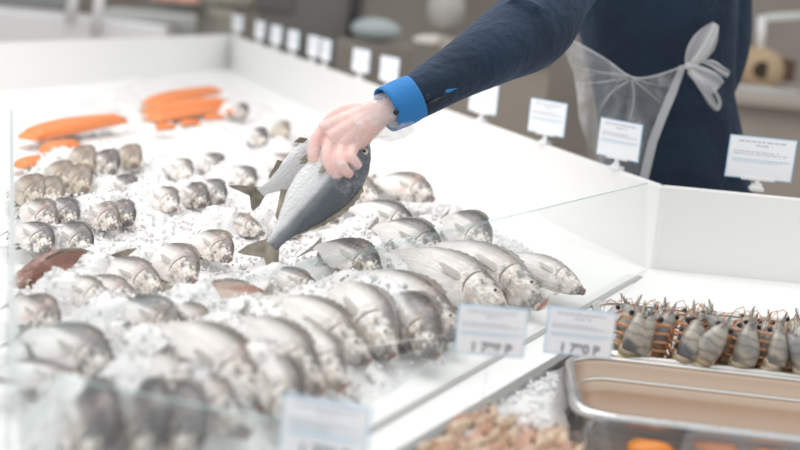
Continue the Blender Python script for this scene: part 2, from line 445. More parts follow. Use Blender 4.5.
# fish on the ice: nose px, a point up its body px, length m, kind, roll, label
G1 = 'sea bass along the front of the ice'; G2 = 'bream in the middle rows of the ice'; G3 = 'small fish in the back rows'; G4 = 'brown fish heads below the salmon'
FISH = [
 ((543, 304), (458, 252), .36, 'basr', 30, 'silver fish with bright red mouth left of the white corner ledge', G1),
 ((584, 292), (525, 262), .32, 'bass', 30, 'pale fish nearest the right corner of the ice, beside the red-mouthed one', G1),
 ((507, 312), (425, 262), .38, 'bass', 32, 'long silver fish lying behind the card of the middle price stand', G1),
 ((462, 338), (385, 285), .40, 'bass', 34, 'large silver fish whose head disappears behind the left edge of the middle card', G1),
 ((437, 356), (402, 305), .34, 'basd', 42, 'grey-backed fish squeezed just left of the middle price card', G1),
 ((392, 356), (345, 296), .38, 'bass', 30, 'olive-backed silver fish with a bright eye pointing down beside the dark gap', G1),
 ((368, 362), (295, 312), .40, 'bass', 40, 'broad silver fish with brown stripes lying left of the bright-eyed fish', G1),
 ((342, 388), (312, 350), .30, 'basp', 30, 'small fish with open pink mouth just above the nearest price card', G1),
 ((322, 392), (258, 334), .42, 'bass', 38, 'large cream and brown striped fish above and left of the nearest price card', G1),
 ((297, 422), (270, 372), .32, 'basd', 34, 'fish with an orange gill touching the left edge of the nearest price card', G1),
 ((264, 404), (190, 342), .46, 'basp', 42, 'biggest fish, reddish gill and grey snout, in the middle of the front row', G1),
 ((206, 436), (162, 374), .40, 'bass', 38, 'white-bellied fish lying under the biggest front fish', G1),
 ((248, 434), (205, 402), .28, 'basp', 30, 'small fish head with pink mouth low in front of the biggest front fish', G1),
 ((192, 462), (168, 414), .29, 'brmd', 40, 'dark fish at the bottom edge, right of the twin dark heads', G1),
 ((150, 464), (138, 412), .32, 'brmd', 50, 'dark grey fish at the bottom edge between two other dark fish', G1),
 ((100, 466), (84, 416), .32, 'brmd', 50, 'dark fish with a brown brow, leftmost along the bottom edge', G1),
 ((112, 374), (58, 328), .34, 'brmd', 34, 'dark-headed bream with white belly near the left glass panel', G2),
 ((84, 392), (36, 368), .28, 'brmd', 20, 'small half-buried fish under the dark-headed bream at left', G2),
 ((183, 334), (138, 300), .29, 'brmd', 38, 'white-bellied bream with dark head in the middle of the left rows', G2),
 ((150, 360), (124, 332), .24, 'brmd', 34, 'small grey fish in ice, lower left of the white-bellied bream', G2),
 ((212, 336), (186, 306), .25, 'basp', 38, 'brownish fish head beside and right of the white-bellied bream', G2),
 ((162, 292), (117, 262), .28, 'brms', 36, 'clean white-bellied fish overlapping another, left of centre', G2),
 ((138, 304), (108, 286), .22, 'brms', 34, 'small head poking out under the clean white-bellied fish', G2),
 ((194, 282), (166, 246), .27, 'brmp', 36, 'fish with raised fin and dark snout, left of the held fish tail', G2),
 ((230, 260), (206, 232), .26, 'brmp', 36, 'pink-cheeked fish just left of the held fish tail', G2),
 ((108, 306), (84, 288), .24, 'brmp', 34, 'pale fish with a dark back half sunk in ice, left of the overlapping pair', G2),
 ((58, 330), (32, 302), .26, 'brms', 40, 'pale fish in the ice beside the left glass panel, above the dark-headed bream', G2),
 ((12, 284), (62, 254), .24, 'red', 60, 'red-brown fish lying at the left glass panel', G2),
 ((278, 304), (225, 293), .22, 'red', 55, 'red-brown fish mostly covered by ice below the held fish', G2),
 ((322, 294), (286, 270), .25, 'basd', 40, 'grey and pink fish head in ice, right of the buried red-brown fish', G2),
 ((378, 292), (344, 262), .26, 'brmd', 36, 'dark-finned fish in ice below and right of the held fish', G2),
 ((440, 272), (398, 238), .27, 'brmd', 42, 'dark grey fish near the glass edge, left of the round dark head', G2),
 ((488, 262), (452, 224), .28, 'brmd', 46, 'round dark head by the right rim of the ice', G2),
 ((414, 244), (386, 226), .22, 'brmd', 40, 'small dark fish between the dark grey pair and the pink pair at right', G2),
 ((378, 216), (346, 192), .26, 'brmp', 44, 'pale pink fish right behind the held fish', G2),
 ((432, 212), (388, 182), .28, 'brmp', 36, 'pinkish fish with a tan fin against the right rim of the ice', G2),
 ((338, 222), (316, 206), .22, 'brmp', 36, 'small pink-brown fish seen beneath the held fish body', G2),
 ((300, 236), (276, 218), .22, 'brmp', 36, 'pale fish seen between the held fish tail and belly', G2),
 ((264, 234), (240, 222), .20, 'brmp', 36, 'pinkish fish behind the lower tail fin of the held fish', G2),
 ((54, 226), (30, 200), .22, 'brms', 40, 'white fish in the back rows closest to the left glass panel', G3),
 ((76, 224), (54, 204), .20, 'brmd', 38, 'dark-backed fish beside the white one at the left of the back rows', G3),
 ((50, 250), (28, 234), .18, 'brmd', 28, 'mostly buried grey fish above the red-brown one', G3),
 ((90, 252), (68, 228), .20, 'brmd', 40, 'black-snouted fish at the lower left of the back rows', G3),
 ((116, 228), (98, 206), .20, 'brms', 38, 'pale fish right of the black-snouted one', G3),
 ((136, 198), (116, 176), .22, 'brmd', 44, 'grey-headed fish in ice just below the brown heads', G3),
 ((132, 224), (112, 208), .18, 'brmd', 34, 'small dark fish under the grey-headed one', G3),
 ((190, 178), (152, 150), .24, 'brms', 36, 'white fish with black snout below the salmon fillets', G3),
 ((176, 210), (152, 196), .19, 'brms', 36, 'white fish nearly covered by ice, left of the dark snouted one', G3),
 ((222, 172), (190, 144), .26, 'brmd', 38, 'white and dark fish right of the black-snouted white fish', G3),
 ((206, 206), (180, 178), .22, 'brmd', 42, 'dark fish left of the upper held tail', G3),
 ((224, 202), (204, 184), .18, 'brmd', 42, 'small dark head close to the upper held tail', G3),
 ((266, 144), (238, 122), .24, 'brmd', 50, 'round grey fish head near the right rim, back rows', G3),
 ((254, 186), (226, 164), .22, 'brmd', 36, 'dark-striped fish above the upper held tail', G3),
 ((292, 172), (264, 150), .22, 'brmp', 40, 'brown-cheeked fish just left of the gloved hand', G3),
 ((288, 136), (262, 116), .24, 'brmb', 44, 'olive fish against the right rim behind the hand', G3),
 ((246, 116), (226, 104), .20, 'brmd', 40, 'small grey fish behind the salmon pieces at right rim', G3),
 ((306, 160), (288, 146), .20, 'brmd', 40, 'grey fish at the rim partly behind the gloved hand', G3),
 ((42, 202), (24, 168), .24, 'brmb', 60, 'brown fish head at the left end of the brown row', G4),
 ((60, 204), (50, 176), .20, 'brmb', 60, 'small brown head low between the first two brown fish', G4),
 ((70, 186), (58, 154), .25, 'brmb', 58, 'brown fish head, second large one from the left glass', G4),
 ((92, 168), (80, 140), .25, 'brmb', 56, 'yellowish brown fish head in the centre of the brown row', G4),
 ((88, 190), (80, 170), .20, 'brmb', 56, 'small dark brown head beneath the yellowish one', G4),
 ((116, 172), (106, 140), .26, 'brmd', 58, 'large grey fish head at the right of the brown row', G4),
 ((138, 166), (130, 142), .22, 'brmb', 56, 'tan fish head ending the brown row at right', G4),
]
protos = dict(
 bass=make_fish('sea_bass', 'bass', mf_silver, m_fin, bend_y=.42, gape=.004),
 basd=make_fish('sea_bass', 'bass', mf_dark, m_fin, bend_y=.42),
 basp=make_fish('sea_bass', 'bass', mf_silver, m_fin, bend_y=.42, mouth=m_mouth, gape=.02),
 basr=make_fish('sea_bass', 'bass', mf_silver, m_fin, bend_y=.42, mouth=m_mouthred, gape=.024),
 brms=make_fish('sea_bream', 'bream', mf_silver, m_fin, bend_y=.42),
 brmd=make_fish('sea_bream', 'bream', mf_dark, m_fin, bend_y=.42),
 brmp=make_fish('sea_bream', 'bream', mf_silver, m_fin_tan, bend_y=.42, gape=.012),
 brmb=make_fish('sea_bream', 'bream', mf_brown, m_fin_tan, bend_y=.42),
 red=make_fish('red_mullet', 'bass', mf_red, m_fin_tan, bend_y=.42),
)
used = set(); bumps = []
for (n, b, L, kind, roll, lab, grp) in FISH:
    if grp in (G3, G4): b = (n[0] - 18, n[1] - 13)
    if grp == G2: b = (n[0] + 1.15*(b[0]-n[0]), n[1] + .78*(b[1]-n[1]))
    r = protos[kind]
    if kind in used: r = dup(r)
    used.add(kind)
    L *= {G1: 1.05, G2: 1.12, G3: 1.08, G4: 1.1}[grp]
    slope = math.tan(math.radians({G1: 13, G2: 9, G3: 8, G4: 6}[grp]))
    zn = ZI + {G1: .040, G2: .036, G3: .040, G4: .05}[grp]
    nose = P(n[0], n[1], zn); d = ray(*b); t1 = (zn - CAM.z)/d.z; t0 = t1*.4      # body point up the slope of the heaped ice
    for _ in range(40):
        tm = (t0+t1)/2; B = CAM + d*tm; v = B - nose
        if v.z > slope*math.hypot(v.x, v.y): t0 = tm
        else: t1 = tm
    bp = CAM + d*t1; nb = (nose-bp).length
    if grp == G2: L = min(max(nb*1.9, .20), .30)
    if grp == G3: L = .235
    if grp == G4: L = .27; roll = 45
    if grp == G2 and n[0] > 360: nose.z += .035; bp.z += .035; L = max(L, .27)
    if grp == G1: L = min(max(nb*1.9, .28), .44)
    x = (nose - bp).normalized(); hd = Vector((x.x, x.y, 0)).normalized()
    place_fish(r, nose, nose - x, L, roll, lab, grp)
    vis = min((nose-bp).length, .60*L) + .06*L
    q_ = nose - x*vis; bumps.append((q_, L, min(.075 if grp == G1 else .062, q_.z - ZI + {G1: .034, G2: .036, G3: .032, G4: .03}[grp]), hd))

# ------------------------------------------------------------------ ice
def vnoise(X, Y, s, seed):      # value noise
    rs = np.random.RandomState(seed); T = rs.rand(256, 256)
    x = X/s + 37; y = Y/s + 11; xi = np.floor(x).astype(int); yi = np.floor(y).astype(int)
    u = x-xi; v = y-yi; u = u*u*(3-2*u); v = v*v*(3-2*v)
    g = lambda a, b: T[a % 256, b % 256]
    return (g(xi, yi)*(1-u)+g(xi+1, yi)*u)*(1-v)+(g(xi, yi+1)*(1-u)+g(xi+1, yi+1)*u)*v - .5
def sdist(X, Y, poly):          # signed distance, positive inside
    n = len(poly); d = np.full(X.shape, 1e9); ins = np.zeros(X.shape, bool)
    for i in range(n):
        ax, ay = poly[i][0], poly[i][1]; bx, by = poly[(i+1) % n][0], poly[(i+1) % n][1]
        ex, ey = bx-ax, by-ay; L2 = ex*ex+ey*ey
        tt = np.clip(((X-ax)*ex+(Y-ay)*ey)/L2, 0, 1)
        d = np.minimum(d, np.hypot(X-ax-tt*ex, Y-ay-tt*ey))
        c = ((ay > Y) != (by > Y)) & (X < (bx-ax)*(Y-ay)/((by-ay) + 1e-12)+ax)
        ins ^= c
    return np.where(ins, d, -d)
def ice_bed(name, poly, x0, x1, y0, y1, step, rise, base, extra, chunks, label, seed, namp=1.0):
    xs = np.arange(x0, x1, step); ys = np.arange(y0, y1, step)
    X, Y = np.meshgrid(xs, ys); D = sdist(X, Y, poly)
    D = D + vnoise(X, Y, .05, seed)*.02
    Z = base - .02 + np.clip(D/.02, -.5, 1)*.02 + np.clip(D/.12, 0, 1)*rise
    amp = np.clip(D/.05, 0, 1)*namp
    Z += amp*(vnoise(X, Y, .22, seed+1)*.030 + vnoise(X, Y, .07, seed+2)*.022 + vnoise(X, Y, .028, seed+3)*.014 + vnoise(X, Y, .013, seed+4)*.006)
    H = np.zeros(X.shape)
    for (p, L, hgt, hd) in extra:
        dx, dy = X-p.x, Y-p.y; al = dx*hd.x + dy*hd.y; ac = -dx*hd.y + dy*hd.x; al = np.where(al < 0, np.minimum(0, al + L*.22), al)
        sa = np.where(al > 0, L*.08, L*.16); sc_ = L*.19
        H = np.maximum(H, hgt*np.exp(-(al/sa)**2/2 - (ac/sc_)**2/2))
    Z += amp*H
    keep = D > -.015
    idx = -np.ones(X.shape, int); idx[keep] = np.arange(keep.sum())
    V = np.stack([X[keep], Y[keep], Z[keep]], 1)
    q = keep[:-1, :-1] & keep[1:, :-1] & keep[:-1, 1:] & keep[1:, 1:]
    Fc = np.stack([idx[:-1, :-1][q], idx[:-1, 1:][q], idx[1:, 1:][q], idx[1:, :-1][q]], 1)
    verts = V.tolist(); faces = Fc.tolist()
    # loose crystals lying on top
    rs = random.Random(seed)
    inside = np.argwhere(D > .02)
    ico = [(0, 0, 1), (.9, 0, .3), (.28, .85, .35), (-.72, .5, .3), (-.7, -.55, .3), (.3, -.85, .35), (0, 0, -1)]
    icf = [(0, 1, 2), (0, 2, 3), (0, 3, 4), (0, 4, 5), (0, 5, 1), (6, 2, 1), (6, 3, 2), (6, 4, 3), (6, 5, 4), (6, 1, 5)]
    for _ in range(chunks):
        i, j = inside[rs.randrange(len(inside))]
        x, y, z = X[i, j] + rs.uniform(-.01, .01), Y[i, j] + rs.uniform(-.01, .01), Z[i, j]
        s = rs.uniform(.003, .0075); rt = Quaternion((rs.gauss(0, 1), rs.gauss(0, 1), rs.gauss(0, 1), rs.gauss(0, 1))).normalized()
        k = len(verts)
        for v in ico:
            w_ = rt @ Vector((v[0]*s*rs.uniform(.7, 1.3), v[1]*s*rs.uniform(.7, 1.3), v[2]*s)); verts.append((x+w_.x, y+w_.y, z+w_.z+s*.4))
        faces += [tuple(k+a for a in f) for f in icf]
    me = bpy.data.meshes.new(name); me.from_pydata(verts, [], faces)
    sm = [True]*len(Fc) + [False]*(len(faces)-len(Fc)); me.polygons.foreach_set('use_smooth', sm)
    o = new_obj(name, me, m_ice); tag(o, label, 'ice', kind='stuff'); return o
ice_poly = [P(588, 285), P(496, 228), P(409, 181), P(300, 125), P(238, 90), P(160, 74), P(112, 90), P(60, 112), P(28, 145), P(11, 190), P(9, 300), P(8, 620), P(240, 640), P(285, 462), P(392, 399)]
ice_poly = [(p.x, p.y) for p in ice_poly]
ice_bed('crushed_ice', ice_poly, -2.1, 1.0, .75, 6.6, .0085, .012, ZI, bumps, 14000,
        'bed of crushed ice under the whole fish in the white counter', 3)

# ------------------------------------------------------------------ price cards
def make_card(w, h, price=None, clip=True, stem=.03):
    r = empty('price_card', 'card', 'price card')
    bm = bmesh.new(); box(bm, (0, 0, stem + h/2), (w, .002, h)); from_bm('card', bm, m_edge, r)
    bm = bmesh.new(); box(bm, (0, -.0012, stem + h/2), (w*.965, .001, h*.95)); face = from_bm('printed_face', bm, m_card, r)
    bm = bmesh.new(); rs = random.Random(int(w*1000))
    def row(zf, x0, x1, hh, bm):
        x = x0
        while x < x1:
            ln = rs.uniform(.04, .1)
            box(bm, (w*(x+ln/2), -.0022, stem + h*zf), (w*min(ln, x1-x), .0006, h*hh)); x += ln + .018
    row(.88, -.36, .34, .034, bm); row(.79, -.10, .12, .03, bm)
    row(.64, -.42, .22, .022, bm); row(.585, -.42, .40, .022, bm)
    from_bm('heading', bm, m_print, r)
    bm = bmesh.new(); box(bm, (0, -.0022, stem + h*.45), (w*.86, .0006, h*.022)); row(.40, -.42, .3, .014, bm); from_bm('blue_rule', bm, m_printb, r)
    if price:
        cu = bpy.data.curves.new('price', 'FONT'); cu.body = price; cu.size = h*.27; cu.align_x = 'CENTER'; cu.extrude = .0002; cu.offset = .0006
        cu.materials.append(m_dark)
        tmp = bpy.data.objects.new('tmp', cu); COL.objects.link(tmp); bpy.context.view_layer.update()
        me = bpy.data.meshes.new_from_object(tmp); bpy.data.objects.remove(tmp)
        o = bpy.data.objects.new('price_text', me); COL.objects.link(o); o.parent = r
        o.location = (w*.02, -.0022, stem + h*.07); o.rotation_euler = (PI/2, 0, 0)
    bm = bmesh.new()
    if clip:
        box(bm, (0, -.001, stem + .001), (w*.5, .008, .008)); box(bm, (0, 0, stem*.5), (.012, .006, stem))
        box(bm, (0, 0, .004), (.034, .030, .010)); box(bm, (.008, -.004, .012), (.008, .008, .014)); box(bm, (-.010, .002, .010), (.007, .010, .012))
        from_bm('clip', bm, m_clip, r, bevel=.0015)
    else:
        tube(bm, [(0, .002, 0), (0, .002, stem + h*.2)], .0022, 8); box(bm, (0, .002, stem + .002), (w*.7, .007, .006)); box(bm, (0, 0, .003), (.03, .03, .006))
        from_bm('clear_stem', bm, m_clear, r)
    return r
m_clear = glass_mat('clear_plastic', (.95, .96, .97))
wd = (FC - R0).normalized()
def wall_top(px, py, a, b):     # top of the rim under a spot of the frame
    z = ZI + HW
    p = PV(px, py, a, b); p.z = z; return p
def put_card(r, loc, yaw, lean=0): r.location = loc; r.rotation_euler = (0, lean, yaw)
nW = Vector((wd.y, -wd.x, 0));  nW = nW if nW.x > 0 else -nW
cards = [
 # base px x, shown width px, card h px
 (612, 36, 'white price card clipped to the rim in front of the clear apron'),
 (541, 33, 'white price card on the rim between the sleeve and the apron'),
 (478, 26, 'price card on the rim half hidden under the navy sleeve'),
 (385, 19, 'narrow price card on the rim just behind the blue cuff'),
 (357, 18, 'blurred price card on the far rim, second back from the blue cuff'),
 (322, 12, 'blurred price card overlapping its neighbour on the far rim, right one of the pair'),
 (310, 13, 'blurred price card overlapping its neighbour on the far rim, left one of the pair'),
 (290, 13, 'blurred price card on the far rim just beyond the overlapping pair'),
 (273, 13, 'blurred price card on the far rim, second beyond the overlapping pair'),
 (257, 12, 'blurred price card on the far rim, third beyond the overlapping pair'),
 (235, 13, 'blurred price card at the far corner of the rim'),
]
proto = None
for (px, wpx, lab) in cards:
    py = 182 + (px-648)*(182-33)/(648-228)
    b = P(px, py, ZI + HW) + nW*.011; s = F / b.y
    if proto is None: proto = make_card(.14, .10); c = proto
    else: c = dup(proto)
    yaw = -math.acos(min(.98, wpx/(s*.14)))
    put_card(c, b, yaw); c['label'] = lab; c['group'] = 'price cards on the long rim'
c = make_card(.168, .108, stem=.028); b = P(757, 191, ZI + HW) + Vector((0, .011, 0)); put_card(c, b, math.radians(-3), math.radians(0)); c['label'] = 'largest white price card clipped to the rim right of the person'
# stands near the camera
def stand(px, py, w, h, toppx, price, lab, D_base=None, yaw=0):
    base = P(px, py, ZI + .004); s = F / base.y
    stem = (py - toppx)/s*1.0 - h
    c = make_card(w, h, price, False, stem); put_card(c, base, yaw); c['label'] = lab; c['group'] = 'price cards on clear stems'
stand(482, 412, .108, .078, 297, '1 798 P', 'price card reading 1 798 on a clear stem over the front fish', yaw=math.radians(2))
stand(572, 394, .112, .080, 302, '1 790 P', 'price card reading 1 790 standing between fish ice and prawn tray', yaw=math.radians(-3))
stand(318, 505, .112, .080, 387, '1 790 P', 'blurred nearest price card at the bottom edge over the front fish', yaw=math.radians(-12))

# ------------------------------------------------------------------ salmon
m_salmon = mat('salmon_flesh', (.85, .30, .10), .35)
t = NT(m_salmon); co = t.obj(); wv = t.n('ShaderNodeTexWave', Scale=22., Distortion=2.5); t.l(co, wv.inputs['Vector'])
t.l(t.ramp(wv.outputs[0], [(.0, (.86, .34, .12)), (.4, (.76, .20, .045)), (1, (.68, .16, .035))]).outputs[0], t.b.inputs['Base Color'])
m_sskin = mat('salmon_skin', (.5, .45, .42), .3)
def fillet(a, b, w, h, lab, grp='salmon fillets'):
    a, b = Vector(a), Vector(b); L = (b-a).length; bm = bmesh.new(); n = 12; m = 8; top = []; 
    rows = []
    for i in range(n+1):
        u = i/n; ww = w*(.62+.5*math.sin(PI*min(1, u*1.15+.12)))*.5; row = []
        for j in range(m+1):
            v = -1+2*j/m; z = h*(1-abs(v)**3*.65)*(.75+.25*math.sin(PI*u)) if 0 < i < n else h*.5*(1-abs(v)**3*.6)
            row.append(bm.verts.new((u*L, v*ww + .01*math.sin(u*5), z)))
        rows.append(row)
    bot = [[bm.verts.new((v.co.x, v.co.y*.92, 0)) for v in row] for row in rows]
    for R, flip in ((rows, 0), (bot, 1)):
        for i in range(n):
            for j in range(m):
                f = (R[i][j], R[i+1][j], R[i+1][j+1], R[i][j+1]); bm.faces.new(f[::-1] if flip else f)
    for i in range(n):
        bm.faces.new((rows[i][0], bot[i][0], bot[i+1][0], rows[i+1][0])); bm.faces.new((rows[i][m], rows[i+1][m], bot[i+1][m], bot[i][m]))
    for j in range(m):
        bm.faces.new((rows[0][j], rows[0][j+1], bot[0][j+1], bot[0][j])); bm.faces.new((rows[n][j], bot[n][j], bot[n][j+1], rows[n][j+1]))
    r = empty('salmon_fillet', lab, 'fish fillet', a, grp); r.rotation_euler = (b-a).to_track_quat('X', 'Z').to_euler()
    from_bm('flesh', bm, m_salmon, r, smooth=True)
    bm = bmesh.new(); box(bm, (L*.5, 0, -.002), (L*.92, w*.62, .005)); from_bm('skin', bm, m_sskin, r, bevel=.002)
zf = ZI + .035
fillet(P(28, 140, zf), P(118, 122, zf+.01), .10, .045, 'long orange salmon fillet nearest the left glass panel')
fillet(P(48, 154, zf-.01), P(72, 146, zf-.01), .07, .03, 'short salmon end piece below the long left fillet')
fillet(P(20, 168, zf-.01), P(46, 158, zf-.01), .05, .02, 'pale salmon strip beside the brown fish heads')
fillet(P(150, 106, zf), P(214, 92, zf+.02), .11, .04, 'wide salmon fillet at the back of the right salmon stack')
fillet(P(148, 115, zf), P(222, 104, zf+.02), .10, .04, 'salmon fillet in the middle of the right salmon stack')
fillet(P(152, 122, zf-.005), P(230, 108, zf-.005), .10, .035, 'salmon fillet at the front of the right salmon stack')
for k, (x, y) in enumerate([(165, 130), (190, 126), (214, 120), (236, 114)]):
    fillet(P(x-8, y, zf+.0), P(x+8, y-2, zf+.005), .035, .02, ['small orange salmon piece in ice below the left end of the right stack', 'small salmon piece below the middle of the right stack',
           'small salmon piece below the right end of the right stack', 'small bright salmon piece at the rim right of the right stack'][k], 'small salmon pieces')

# ------------------------------------------------------------------ seafood well: ice, trays, shrimps
ux = (hb1 - hb0).normalized(); 
well = [hb0, hb1, hb1 + Vector((-.3, -1.5, 0)), railend, rail0]
ice_bed('crushed_ice', [(p.x, p.y) for p in (rail0 - ux*.03, hb0 + Vector((-.02, .0, 0)), P(606, 306), P(578, 354), P(566, 378), P(560, 412), P(570, 470), P(565, 560), railend - ux*.03)],
        .0, 1.5, .9, 2.9, .0075, .008, ZI - .008, [], 900, 'crushed ice around the steel trays right of the divider', 23, .35)
def rrect(w, d, r, n=6):
    pts = []
    for cx, cy, a0 in ((w-r, d-r, 0), (r, d-r, PI/2), (r, r, PI), (w-r, r, 1.5*PI)):
        for k in range(n+1):
            a = a0 + PI/2*k/n; pts.append((cx + r*math.cos(a), cy + r*math.sin(a)))
    return pts
def make_tray(name, lab, front_left, ang, w, d, depth, m, ledge=True, rim=.016, r=.05, rimz=.0, m_rim=None, inset=.0):
    root = empty(name, lab, 'tray', front_left)
    root.rotation_euler = (0, 0, ang)
    def loops(spec):
        bm = bmesh.new(); R = []
        for (off, z) in spec:
            R.append([bm.verts.new((x, y, z)) for x, y in [(off + px*(w-2*off)/w, off + py*(d-2*off)/d) for px, py in rrect(w, d, r)]])
        for a, b in zip(R, R[1:]):
            n = len(a)
            for k in range(n): bm.faces.new((a[k], a[(k+1) % n], b[(k+1) % n], b[k]))
        return bm, R
    bm, R = loops([(rim, 0), (rim+.003, -.008), (rim+.006, -depth*.30), (rim+.016, -depth*.34) if ledge else (rim+.008, -depth*.34), (rim+.02, -depth*.5), (rim+.024, -depth*.94), (rim+.04, -depth)])
    bm.faces.new(R[-1]); o = from_bm('basin', bm, m, root, smooth=True)
    md = o.modifiers.new('s', 'SOLIDIFY'); md.thickness = .0015; md.offset = 1
    if ledge:
        bm = bmesh.new(); q_ = [(rim+.010 + px*(w-2*rim-.02)/w, rim+.010 + py*(d-2*rim-.02)/d, -depth*.31) for px, py in rrect(w, d, r)]
        tube(bm, q_ + [q_[0]], .005, 8, cap=False); from_bm('inner_step', bm, m_steel, root, smooth=True)
    bm, R = loops([(rim, 0), (rim*.7, .003), (rim*.2, .002), (0, -.003), (0.001, -.012), (.003, -.012)])
    o = from_bm('rim', bm, m_rim or m, root, smooth=True)
    md = o.modifiers.new('s', 'SOLIDIFY'); md.thickness = .0015; md.offset = 1
    return root
ang = math.atan2(ux.y, ux.x)
RZ = ZI + .004
fl = P(574, 414, RZ); bl = P(596, 356, RZ)
vy = Vector((-ux.y, ux.x, 0)); dB = (bl - fl).dot(vy)
tB = make_tray('steel_tray', 'empty stainless steel tray in front of the prawns', fl, ang, .62, dB, .11, m_steelrefl, m_rim=m_steel, r=.07)
blA = P(626, 303, RZ); dA = .0
oA = fl + vy*(dB + .012) + ux*.085; dA = (blA - oA).dot(vy) 
print('tray B depth', dB, 'tray A depth', dA)
tA = make_tray('steel_tray', 'stainless steel tray filled with grey whole prawns', oA, ang, .62, dA, .09, m_steel, ledge=False)
oC = fl - vy*(.25) + ux*.01
tC = make_tray('plastic_tub', 'clear plastic tub of orange seafood at the bottom right corner', oC, ang, .55, .235, .10, m_clear, ledge=False, rim=.01)
m_clear2 = m_clear
# clear lid
m_lid = glass_mat('clear_lid', (.93, .94, .95))
bm = bmesh.new(); 
L = []
for off, z in ((0, 0), (.012, .012), (.03, .014)):
    L.append([bm.verts.new((off + px*(.55-2*off)/.55, off + py*(.235-2*off)/.235, z)) for px, py in rrect(.55, .235, .04)])
for a_, b_ in zip(L, L[1:]):
    for k in range(len(a_)): bm.faces.new((a_[k], a_[(k+1) % len(a_)], b_[(k+1) % len(a_)], b_[k]))
bm.faces.new(L[-1]); lid = from_bm('lid', bm, m_lid, tC); lid.location = (0, 0, .005)
m_orange = mat('orange_seafood', (.95, .30, .03), .3)
for k, (x, y, s) in enumerate([(650, 450, .034), (715, 446, .034), (684, 462, .03), (770, 458, .03), (622, 470, .028)]):
    p = P(x, y, ZI - .03); bm = bmesh.new(); ball(bm, (0, 0, 0), s, 16, (1.1, .85, .45))
    for v in bm.verts: v.co += Vector(noise.noise_vector(v.co*40))*.003
    o = from_bm('orange_scallop', bm, m_orange, smooth=True); o.location = p
    tag(o, ['orange piece under the clear lid at left', 'orange piece under the clear lid, right of the first', 'orange piece under the lid between two others, nearer the camera',
            'orange piece under the lid at the right edge', 'orange piece under the lid nearest the shrimps'][k], 'seafood', 'orange seafood in the tub')
p0 = oC + ux*.275 + vy*.117
bm = bmesh.new(); box(bm, (0, 0, 0), (.46, .17, .045), Matrix.Rotation(ang, 3, 'Z')); 
for v in bm.verts: pass
o = from_bm('pink_roe', bm, mat('pink_roe', (.85, .55, .48), .4), bevel=.012); o.location = (p0.x, p0.y, ZI - .066); tag(o, 'bed of pale pink roe filling the clear tub', 'roe', kind='stuff')

# shrimps
def shell_mat(name, a, b, c):
    m = mat(name, a, .3); t = NT(m); co = t.obj(); n1 = t.noise(co, 28, 2); oi = t.n('ShaderNodeObjectInfo').outputs['Random']
    sp = t.n('ShaderNodeSeparateXYZ'); t.l(co, sp.inputs[0])
    x = t.ramp(t.math('ADD', n1.outputs[0], t.math('MULTIPLY_ADD', oi, .3, -.15)), [(.3, a), (.55, b), (.72, c)]); 
    wv = t.n('ShaderNodeTexWave', Scale=26., Distortion=7., bands_direction='Z'); t.l(co, wv.inputs['Vector'])
    wf = t.ramp(wv.outputs[0], [(.55, (0, 0, 0)), (.95, (.45, .45, .45))])
    t.l(t.mix(wf.outputs[0], x.outputs[0], tuple(v*.45 for v in a)), t.b.inputs['Base Color']); t.b.inputs['Coat Weight'].default_value = .4; return m
m_sh1 = shell_mat('prawn_shell', (.34, .28, .18), (.60, .47, .31), (.78, .68, .52))
m_sh2 = shell_mat('shrimp_shell', (.62, .44, .28), (.74, .58, .42), (.46, .27, .16))
m_head = shell_mat('prawn_head', (.22, .22, .22), (.42, .38, .31), (.10, .10, .11))
m_legs = mat('prawn_legs', (.58, .28, .14), .4)
m_legs2 = mat('shrimp_legs', (.82, .48, .34), .4)
